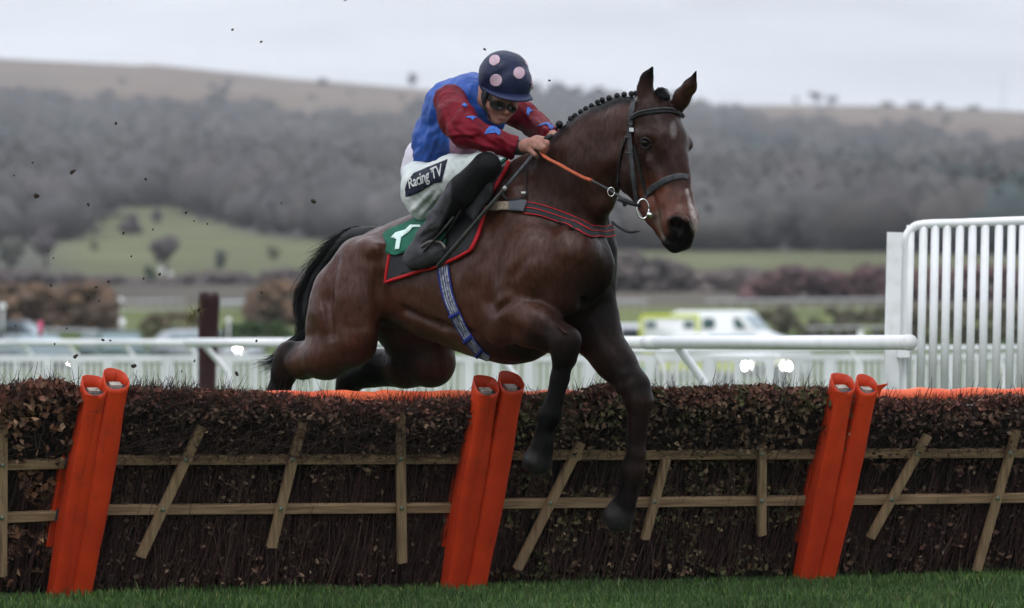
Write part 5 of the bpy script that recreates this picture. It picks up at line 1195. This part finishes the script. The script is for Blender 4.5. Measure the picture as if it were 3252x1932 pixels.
# ------------------------------------------------------------------ the rider
def build(parts, lo, hi, h, sub=(), planes=(), f=V_, it=2, n=NL):
    s = SDF(lo, hi, h)
    for pts, k, sq in parts: s.chain([((p[0] if isinstance(p[0], Vector) else f(*p[:-1])), p[-1]*PM) for p in pts], k, n, sq)
    for pts, k, sq in sub: s.chain([((p[0] if isinstance(p[0], Vector) else f(*p[:-1])), p[-1]*PM) for p in pts], k, n, sq, 'sub')
    for p, nn in planes: s.plane(p, nn)
    V, Q = s.mesh()
    return smooth_mesh(V, Q, it), Q
def bounds(L_, pad=.14):
    P = np.array([tuple(p[0] if isinstance(p[0], Vector) else V_(*p[:-1])) for pts, _, _ in L_ for p in pts]); return P.min(0)-pad, P.max(0)+pad
RID = empty('person', V_(1420, 600), 'jockey in blue and maroon silks crouched low over the horse', 'person')
hd = V_(1604, 250, .03).y
h2 = lambda x, y, dd, r: (W(x, y, hd+dd), r)
head = [([h2(1600, 272, 0, 66), h2(1592, 318, -.01, 54)], .03, 1), ([h2(1576, 345, -.025, 36), h2(1572, 368, -.02, 22), h2(1580, 386, -.035, 12)], .02, 1),
        ([h2(1610, 340, -.0, 32), h2(1596, 372, -.02, 20)], .02, 1), ([h2(1603, 334, -.066, 6), h2(1611, 358, -.082, 8)], .012, 1), ([h2(1603, 362, -.07, 6)], .01, 1),
        ([h2(1588, 375, -.05, 6), h2(1600, 376, -.05, 5)], .008, 1), ([h2(1585, 386, -.045, 5), h2(1596, 385, -.045, 4)], .008, 1),
        ([h2(1536, 320, -.01, 10), h2(1534, 334, -.012, 6)], .01, .6)]
neck = [([h2(1580, 300, .02, 44), (1520, 320, 0, 52)], .04, 1)]
torso = [([(1346, 528, 0, 54), (1392, 440, 0, 74), (1440, 350, 0, 90), (1495, 328, 0, 88), (1552, 372, -.02, 56)], .05, 1.0), ([(1500, 300, .06, 50), (1540, 330, .02, 56)], .05, 1), ([(1460, 420, 0, 80), (1470, 450, .05, 50)], .05, 1)]
armR = [([(1440, 325, .17, 50), (1446, 392, .28, 44), (1480, 425, .33, 38), (1560, 445, .26, 32), (1640, 470, .17, 22), (1660, 470, .16, 19)], .03, 1)]
armL = [([(1600, 345, -.18, 42), (1665, 370, -.3, 36), (1700, 400, -.28, 34), (1752, 430, -.08, 24), (1770, 438, -.02, 16)], .03, 1)]
hand = [([(1656, 470, .16, 17), (1672, 463, .165, 20), (1700, 452, .165, 19)], .02, 1), ([(1690, 470, .16, 15), (1716, 458, .155, 16)], .02, 1),
        ([(1706, 438, .165, 9.5), (1727, 444, .175, 10), (1739, 455, .18, 8.5), (1738, 474, .17, 7)], .006, 1),
        ([(1696, 450, .175, 9), (1716, 458, .19, 9.5), (1727, 470, .19, 8.5), (1731, 484, .175, 7)], .006, 1),
        ([(1686, 462, .175, 8.5), (1704, 467, .192, 9), (1717, 472, .192, 8), (1719, 486, .175, 6.5)], .006, 1),
        ([(1676, 474, .17, 8.5), (1688, 480, .185, 9), (1700, 491, .185, 8), (1707, 500, .17, 6.5)], .006, 1),
        ([(1672, 450, .13, 9), (1700, 440, .11, 8.5), (1722, 446, .12, 7)], .01, 1)]
handL = [([(1768, 438, -.02, 16), (1778, 446, 0, 18)], .02, 1)]+[([(1772, 440+5*i, .0, 8), (1786, 446+6*i, .03, 8), (1782, 458+5*i, .05, 7)], .006, 1) for i in range(4)]
thighR = [([(1335, 555, 0, 60), (1350, 605, .12, 70), (1352, 640, .13, 58)], .05, 1), ([(1365, 590, .14, 66), (1440, 560, .24, 61), (1545, 530, .3, 46)], .04, 1)]
shinR = [([(1545, 530, .31, 44), (1470, 610, .32, 46), (1400, 695, .3, 34), (1352, 752, .28, 25), (1320, 800, .27, 24)], .03, 1)]
footR = [([(1308, 822, .27, 26), (1345, 800, .28, 26), (1392, 796, .29, 30)], .02, 1)]
thighL = [([(1365, 590, -.14, 66), (1470, 570, -.24, 60), (1600, 545, -.3, 46)], .04, 1), ([(1600, 545, -.3, 44), (1550, 640, -.32, 44), (1480, 740, -.3, 30), (1450, 790, -.28, 26), (1520, 800, -.28, 28)], .03, 1)]
ins = lambda L_, e: [([p[:-1]+(max(p[-1]-e, 3),) for p in pts], k, sq) for pts, k, sq in L_]
full = head+neck+hand+handL+ins(torso+armR+armL+thighR+shinR+footR+thighL, 9)
lo, hi = bounds(full)
bV, bQ = build(full, lo, hi, .0062, sub=[([h2(1579, 382, -.075, 3), h2(1592, 381, -.08, 4), h2(1602, 380, -.075, 3)], .004, 1), ([h2(1585, 335, -.075, 9)], .012, 1), ([h2(1622, 338, -.06, 8)], .012, 1)])
bx, by = pxy(bV)
sk = np.tile(np.array([.32, .165, .125]), (len(bV), 1))
m = np.clip(1-np.hypot((bx-1611)/14, (by-362)/12), 0, 1)+.6*np.clip(1-np.hypot((bx-1560)/25, (by-352)/20), 0, 1); sk = sk*(1-.35*np.clip(m, 0, 1)[:, None]*np.array([0, 1, .9]))
m = np.clip(1.2-np.hypot((bx-1591)/13, (by-381)/4.5), 0, 1)[:, None]*(by < 400)[:, None]; sk = sk*(1-m)+np.array([.13, .035, .03])*m
m = ((bx > 1655) & (by > 430))*np.clip(vnoise(bV, 60, 9), 0, 1); sk = sk*(1-.4*m[:, None]*np.array([.1, 1, .9]))
M_SKIN = material('skin', rough=.5, attr=True, col=(.92, .9, .9), col2=(1.05, 1.05, 1.05), nscale=60, bump=.15, bscale=300, bdist=.002)
mesh_obj('body', bV, bQ, M_SKIN, RID, True, cols=sk)
# clothes: each follows the body a little proud of it, with creases raised in the surface
def cloth(name, parts, e, mat, creases, lo_hi=None, planes=(), h=.0065, amp=.010, it=2, cols=None, parent=RID):
    L_ = ins(parts, -e); lo, hi = bounds(L_)
    V, Q = build(L_, lo, hi, h, planes=planes, it=it); n = normals(V, Q); x, y = pxy(V)
    for (x0, y0, x1, y1, wd, a) in creases:                  # a fold from (x0,y0) to (x1,y1)
        d = np.array([x1-x0, y1-y0]); L2 = d @ d; t = ((x-x0)*d[0]+(y-y0)*d[1])/L2; pd = np.abs((x-x0)*d[1]-(y-y0)*d[0])/math.sqrt(L2)
        q_ = np.clip(1-pd/(wd*1.6), 0, 1); s_ = q_*q_*(3-2*q_)*np.clip(4*np.clip(t, 0, 1)*(1-np.clip(t, 0, 1))*1.6, 0, 1); V = V+n*(s_*a*1.15)[:, None]
    V = V+n*(vnoise(V, 22, 3)*amp*.5+vnoise(V, 48, 4)*amp*.25)[:, None]
    return mesh_obj(name, V, Q, mat, parent, True, cols=cols(V) if cols else None), V, Q
M_SILK = material('silk', rough=.48, attr=True, col=(.85, .85, .85), col2=(1.1, 1.1, 1.1), nscale=14, bump=.3, bscale=18, bdist=.01, spec=.3)
M_MAROON = material('maroon_silk', (.15, .005, .015), .6, (.095, .003, .009), nscale=14, bump=.35, bscale=22, bdist=.008, spec=.1)
M_STAR = material('star_blue', (.028, .10, .36), .6)
M_BREECH = material('white_breeches', (.62, .64, .635), .65, (.50, .545, .535), nscale=10, bump=.2, bscale=60, bdist=.004)
M_BOOT = material('boot_leather', (.025, .025, .028), .5, (.05, .05, .053), nscale=12, bump=.25, bscale=40, bdist=.006)
M_NAVY = material('navy_silk', (.0065, .011, .036), .42, (.010, .016, .052), nscale=14, bump=.5, bscale=22, bdist=.008)
M_PINK = material('pink_silk', (.48, .34, .40), .6, (.42, .29, .35), nscale=30)
M_INK = material('navy_patch', (.008, .010, .028), .7)
M_BLACKCUFF = material('black_cuff', (.02, .021, .023), .8, bump=.3, bscale=120, bdist=.003)
wp = V_(1292, 512); 
def silk_cols(V):
    x, y = pxy(V); c = np.tile(np.array([.018, .070, .31]), (len(V), 1))
    m = np.clip((x-1425)/6, 0, 1)*np.clip((y-(432+(x-1425)*.12))/6, 0, 1)*np.clip((1545-x)/4, 0, 1); m = m[:, None]; return c*(1-m)+np.array([.33, .17, .24])*m
tp = ins(torso, 0)
pn = (V_(1302, 535, 0)-V_(1420, 507, 0)).cross(Vector((0, 1, 0))); pn = pn if pn.z < 0 else -pn
cr1 = [(1330, 470, 1420, 380, 12, .010), (1310, 500, 1395, 430, 9, .010), (1345, 520, 1400, 420, 8, .012), (1370, 400, 1350, 500, 9, .008), (1390, 300, 1360, 400, 12, .008), (1400, 470, 1420, 400, 10, .010), (1465, 250, 1430, 330, 10, .008), (1500, 260, 1470, 330, 9, .007), (1440, 460, 1480, 475, 6, .006)]
_, sV, sQ = cloth('silks', torso, 2, M_SILK, cr1, planes=[(V_(1360, 524, 0), pn)], cols=silk_cols)
undr = [([(1330, 545, 0, 58), (1345, 500, 0, 62)], .03, 1)]
cloth('undershirt', undr, 1, material('pale_shirt', (.62, .58, .66), .8), [], amp=.004)
cr2 = [(1395, 330, 1440, 440, 9, .009), (1480, 330, 1440, 400, 10, .010), (1420, 430, 1530, 425, 7, .010), (1440, 400, 1560, 470, 7, .009), (1500, 400, 1600, 470, 8, .008), (1560, 430, 1640, 470, 6, .008), (1470, 440, 1600, 480, 6, .009), (1580, 425, 1630, 500, 8, .008)]
sleeve = [([(1430, 320, .17, 53), (1452, 378, .28, 57), (1480, 418, .33, 51), (1560, 447, .26, 40), (1625, 466, .18, 34), (1640, 470, .17, 33)], .03, 1)]
a0, a1 = V_(1560, 447, .26), V_(1650, 474, .165); pa = (a1-a0).normalized()
_, rV, rQ = cloth('sleeve', sleeve, 0, M_MAROON, cr2, planes=[(V_(1638, 470, .17), pa)])
sleeveL = [([(1600, 345, -.18, 46), (1665, 370, -.3, 42), (1702, 400, -.28, 40), (1755, 432, -.08, 28)], .03, 1)]
_, lV, lQ = cloth('sleeve', sleeveL, 0, M_MAROON, [(1650, 340, 1720, 420, 8, .009), (1690, 370, 1760, 440, 6, .008)], planes=[(V_(1757, 433, -.08), (V_(1752, 430, -.08)-V_(1700, 400, -.28)))])
cloth('cuff', [([(1630, 466, .18, 26), (1655, 471, .162, 23)], .02, 1)], 0, M_BLACKCUFF, [], amp=.002)
ST = bvh(rV, rQ); SL = bvh(lV, lQ)
def z5(L_): return [(1480+x/4.947, 140+y/4.947) for x, y in L_]
patch('star', z5([(285, 1420), (330, 1340), (375, 1305), (415, 1300), (470, 1310), (545, 1375), (525, 1435), (495, 1440), (465, 1400), (440, 1345), (385, 1350)]), [ST], M_STAR, RID, off=.004, th=.002, cell=8)
patch('star', z5([(0, 1150), (60, 1140), (110, 1140), (185, 1160), (125, 1175), (105, 1215), (85, 1205), (75, 1175), (0, 1165)]), [ST], M_STAR, RID, off=.004, th=.002, cell=8)
patch('star', [(1466, 334), (1474, 329), (1484, 336), (1476, 343)], [ST], M_STAR, RID, off=.004, th=.002, cell=8)
patch('star', z5([(1110, 1310), (1160, 1275), (1220, 1250), (1290, 1240), (1385, 1305), (1345, 1345), (1315, 1345), (1295, 1290), (1235, 1275), (1180, 1290)]), [SL], M_STAR, RID, off=.004, th=.002, cell=8)
patch('star', z5([(955, 995), (990, 1000), (1015, 1040), (1060, 1060), (1005, 1080), (980, 1140), (955, 1110), (945, 1040)]), [SL], M_STAR, RID, off=.004, th=.002, cell=8)
cr3 = [(1300, 680, 1380, 600, 9, .009), (1330, 690, 1400, 610, 8, .009), (1290, 640, 1330, 600, 9, .006), (1355, 690, 1410, 620, 7, .008), (1480, 500, 1440, 520, 8, .006)]
_, kV, kQ = cloth('breeches', thighR+[([(1365, 590, -.14, 66), (1470, 570, -.24, 60), (1590, 548, -.3, 46)], .04, 1)], 3, M_BREECH, cr3)
KT = bvh(kV, kQ)
patch('waistband_panel', zJ([(165, 975), (163, 925), (178, 880), (215, 835), (300, 800), (412, 755), (400, 800), (378, 885), (330, 895), (250, 945), (180, 975)]), [KT], M_INK, RID, off=.004, th=.002, cell=12)
# lettering on the thigh panel
def lettering(name, body, corners, trees, mat, parent, off, bold=.0, origin=None):
    cu = bpy.data.curves.new('t', 'FONT'); cu.body = body; cu.size = 1; cu.offset = bold; cu.space_character = .92; cu.resolution_u = 3
    t = bpy.data.objects.new('t', cu); COL.objects.link(t); bpy.context.view_layer.update()
    me = bpy.data.meshes.new_from_object(t.evaluated_get(bpy.context.evaluated_depsgraph_get())); bpy.data.objects.remove(t)
    bm = bmesh.new(); bm.from_mesh(me); bmesh.ops.triangulate(bm, faces=bm.faces[:])
    x0 = min(v.co.x for v in bm.verts); x1 = max(v.co.x for v in bm.verts); y0 = 0; y1 = .72
    for k in range(1, 14):
        bmesh.ops.bisect_plane(bm, geom=bm.verts[:]+bm.edges[:]+bm.faces[:], plane_co=(x0+(x1-x0)*k/14, 0, 0), plane_no=(1, 0, 0))
    a, b, c, d = [np.array(q, float) for q in corners]        # bottom left, bottom right, top left, top right
    P2 = []
    for v in bm.verts:
        u = (v.co.x-x0)/(x1-x0); w_ = (v.co.y-y0)/(y1-y0); P2.append(tuple((a*(1-u)+b*u)*(1-w_)+(c*(1-u)+d*u)*w_))
    P3 = fill_missing(P2, [q3(x, y, trees, off, None) for x, y in P2])
    for v, p in zip(bm.verts, P3): v.co = p
    V, Fc = thicken(bm, .0015)
    return mesh_obj(name, V, Fc, mat, parent, False, origin=origin)
lettering('lettering', 'Racing TV', zJ([(192, 925), (385, 845), (180, 868), (378, 780)]), [KT], M_WHITE, RID, .0075, .012)
cr4 = [(1340, 740, 1380, 700, 7, .007), (1325, 750, 1390, 715, 6, .006), (1335, 770, 1380, 740, 5, .006), (1430, 600, 1380, 680, 12, .007)]
shoeL = [([(1550, 640, -.32, 46), (1480, 740, -.3, 33), (1450, 790, -.28, 28), (1520, 800, -.28, 30)], .03, 1)]
def boot_cols(V):
    x, y = pxy(V); c = np.tile(np.array([.062, .060, .068]), (len(V), 1))
    m = np.clip((x-(1432-(y-640)*.45*(y > 640)))/14+.5, 0, 1)*np.clip((790-y)/20, 0, 1); m = (m*m*(3-2*m))[:, None]; c = c*(1-m)+np.array([.005, .005, .0055])*m
    d = (np.clip(vnoise(V, 55, 12)*3-1.6, 0, 1)*.8)[:, None]; return c*(1-d)+np.array([.012, .010, .009])*d
M_BOOTC = material('boot_suede', rough=.62, attr=True, col=(.8, .8, .8), col2=(1.2, 1.2, 1.2), nscale=14, bump=.25, bscale=40, bdist=.006, spec=.1)
cloth('boot', shinR+footR, 4, M_BOOTC, cr4, amp=.004, cols=boot_cols); cloth('boot', shoeL, 2, M_BOOT, [], amp=.003)
M_SOLE = material('boot_sole', (.012, .012, .012), .75, bump=.3, bscale=60)
cloth('sole', [([(1312, 838, .285, 22), (1350, 828, .295, 24), (1395, 812, .305, 26)], .02, .8)], 0, M_SOLE, [], amp=.003)
# helmet with silk cover
hc = [([h2(1602, 244, .0, 84), h2(1612, 262, -.01, 78)], .05, 1)]
pdn = Vector((-.22, .12, -1)).normalized()
s = SDF(np.array(h2(1600, 250, 0, 0)[0])-.2, np.array(h2(1600, 250, 0, 0)[0])+.2, .005)
for pts, k, sq in hc: s.chain([(p[0], p[-1]*PM) for p in pts], k)
s.plane(W(1614, 311, hd), pdn)
mV, mQ = s.mesh(); mV = smooth_mesh(mV, mQ, 2); mn = normals(mV, mQ); mV = mV+mn*(vnoise(mV, 20, 7)*.0025+vnoise(mV, 45, 8)*.001)[:, None]
HEL = empty('riding_helmet', h2(1602, 250, 0, 0)[0], 'navy blue riding helmet cover with pale pink spots on the head of the jockey', 'helmet')
mesh_obj('shell', mV, mQ, M_NAVY, HEL, True); MT = bvh(mV, mQ)
pk = resample([tuple(W(x, y, hd+d_)) for x, y, d_ in [(1530, 280, -.045), (1556, 297, -.10), (1590, 311, -.135), (1630, 320, -.145), (1665, 322, -.115), (1692, 316, -.06)]], 16)
pi = resample([tuple(W(x, y, hd+d_)) for x, y, d_ in [(1532, 274, -.03), (1560, 285, -.075), (1595, 294, -.10), (1632, 300, -.105), (1662, 303, -.08), (1682, 298, -.04)]], 16)
V = []; Fc = []
for i in range(16):
    for q, o in ((pi[i], (0, 0, .004)), (pk[i], (0, 0, .003)), (pk[i], (0, .001, -.004)), (pi[i], (0, 0, -.005))): V.append(np.array(q)+np.array(o))
for i in range(15):
    for j in range(4): Fc.append((i*4+j, i*4+(j+1) % 4, i*4+4+(j+1) % 4, i*4+4+j))
obj('peak', (V, Fc+[(3, 2, 1, 0), (60, 61, 62, 63)]), material('navy_peak', (.015, .022, .065), .5), HEL, True)
def ell(cx, cy, rx, ry, rot=0, n=18): return [(cx+rx*math.cos(a)*math.cos(rot)-ry*math.sin(a)*math.sin(rot), cy+rx*math.cos(a)*math.sin(rot)+ry*math.sin(a)*math.cos(rot)) for a in [2*math.pi*i/n for i in range(n)]]
for e_ in (ell(1571, 192, 18, 16, -.7), ell(1575.5, 255, 19.5, 19.5), ell(1648, 232, 18, 19), ell(1689, 272, 4.5, 15), ell(1669, 200, 3.5, 9, -.4)):
    patch('spot', e_, [MT], M_PINK, HEL, off=.002, th=.0015, cell=8)
P = [W(1536, 285, hd-.03), W(1530, 310, hd-.03), W(1540, 345, hd-.05), W(1556, 375, hd-.05)]
obj('harness', tube(resample([tuple(p) for p in P], 10), .010, 8, flat=.5), M_BLACKCUFF, HEL, True)
obj('harness', tube(resample([tuple(W(*p)) for p in [(1545, 292, hd-.05), (1540, 310, hd-.05), (1536, 332, hd-.04)]], 8), [.03, .032, .03, .028, .026, .02, .015, .01], 8, flat=.5), M_BLACKCUFF, HEL, True)
# goggles
BT = bvh(bV, bQ)
GG = empty('goggles', W(1600, 335, hd-.08), 'dark racing goggles across the eyes of the jockey', 'goggles')
M_GFR = material('goggle_frame', (.014, .013, .012), .5); M_GL = material('goggle_lens', (.012, .013, .012), .25, spec=.4)
for (x, y, rx, ry) in ((1582, 334, 22, 14), (1620, 342, 13, 12)):
    patch('lens', ell(x, y, rx, ry, .25), [BT], M_GL, GG, off=.013, th=.004, cell=6)
    P = cord(ell(x, y, rx, ry, .25)+[ell(x, y, rx, ry, .25)[0]], [BT], .014, 26); P[:, 1] = P[:, 1].min()*.5+P[:, 1]*.5
    obj('frame', tube(P, .0042, 6), M_GFR, GG, True)
strap('band', [(1545, 300), (1556, 312), (1568, 324)], [16, 14, 9], [BT], M_GFR, GG, off=.008, th=.005, n=8)
# saddle
SA = empty('saddle', V_(1500, 620), 'small black racing saddle with stirrups under the jockey', 'saddle')
cloth('flap', [([(1555, 535, .25, 34), (1530, 600, .3, 42), (1500, 660, .31, 34)], .03, .3), ([(1572, 520, .22, 20), (1545, 600, .3, 18), (1505, 690, .32, 14)], .01, .5)], 0, M_LEATHER, [(1585, 500, 1530, 640, 6, .006)], amp=.003, parent=SA)
cloth('seat', [([(1345, 690, 0, 24), (1400, 670, 0, 34), (1500, 600, 0, 40), (1590, 545, 0, 30)], .03, 2.2)], 0, M_LEATHER, [], amp=.002, parent=SA)
sk_ = [tuple(V_(1415, 790, .34)), tuple(V_(1400, 770, .34)), tuple(V_(1365, 768, .34)), tuple(V_(1338, 785, .33))]
obj('stirrup', tube(resample(sk_, 12), .006, 8), material('aluminium', (.16, .15, .13), .5, metal=.6), SA, True)
obj('stirrup_leather', tube([V_(1480, 640, .33), V_(1440, 710, .34), V_(1405, 765, .34)], .009, 8, flat=.4), M_LEATHER, SA, True)
obj('stirrup_leather', tube([V_(1440, 690, .36), V_(1400, 740, .36), V_(1345, 800, .34)], .007, 8, flat=.5), M_LEATHER2, SA, True)
# whip
WH = empty('whip', V_(1560, 650, .36), 'black riding whip held down across the saddle cloth', 'whip')
a, m_, b = V_(1690, 495, .22), V_(1604, 597, .36), V_(1392, 848, .42)
obj('shaft', tube([a, m_], [.0085, .0085], 8), M_LEATHER2, WH, True)
obj('collar', tube([m_+(a-m_)*.02, m_-(a-m_)*.05], [.0105, .0105], 8), material('pale_collar', (.3, .3, .29), .5), WH, True)
obj('flap', tube([m_, m_+(b-m_)*.3, m_+(b-m_)*.75, b], [.011, .015, .0175, .019], 8, flat=.5), material('whip_leather', (.032, .034, .034), .55, (.055, .056, .052), nscale=30), WH, True)
obj('handle', tube([V_(1752, 432, .15), V_(1742, 437, .17), V_(1725, 447, .18)], [.011, .014, .012], 8), M_LEATHER, WH, True)
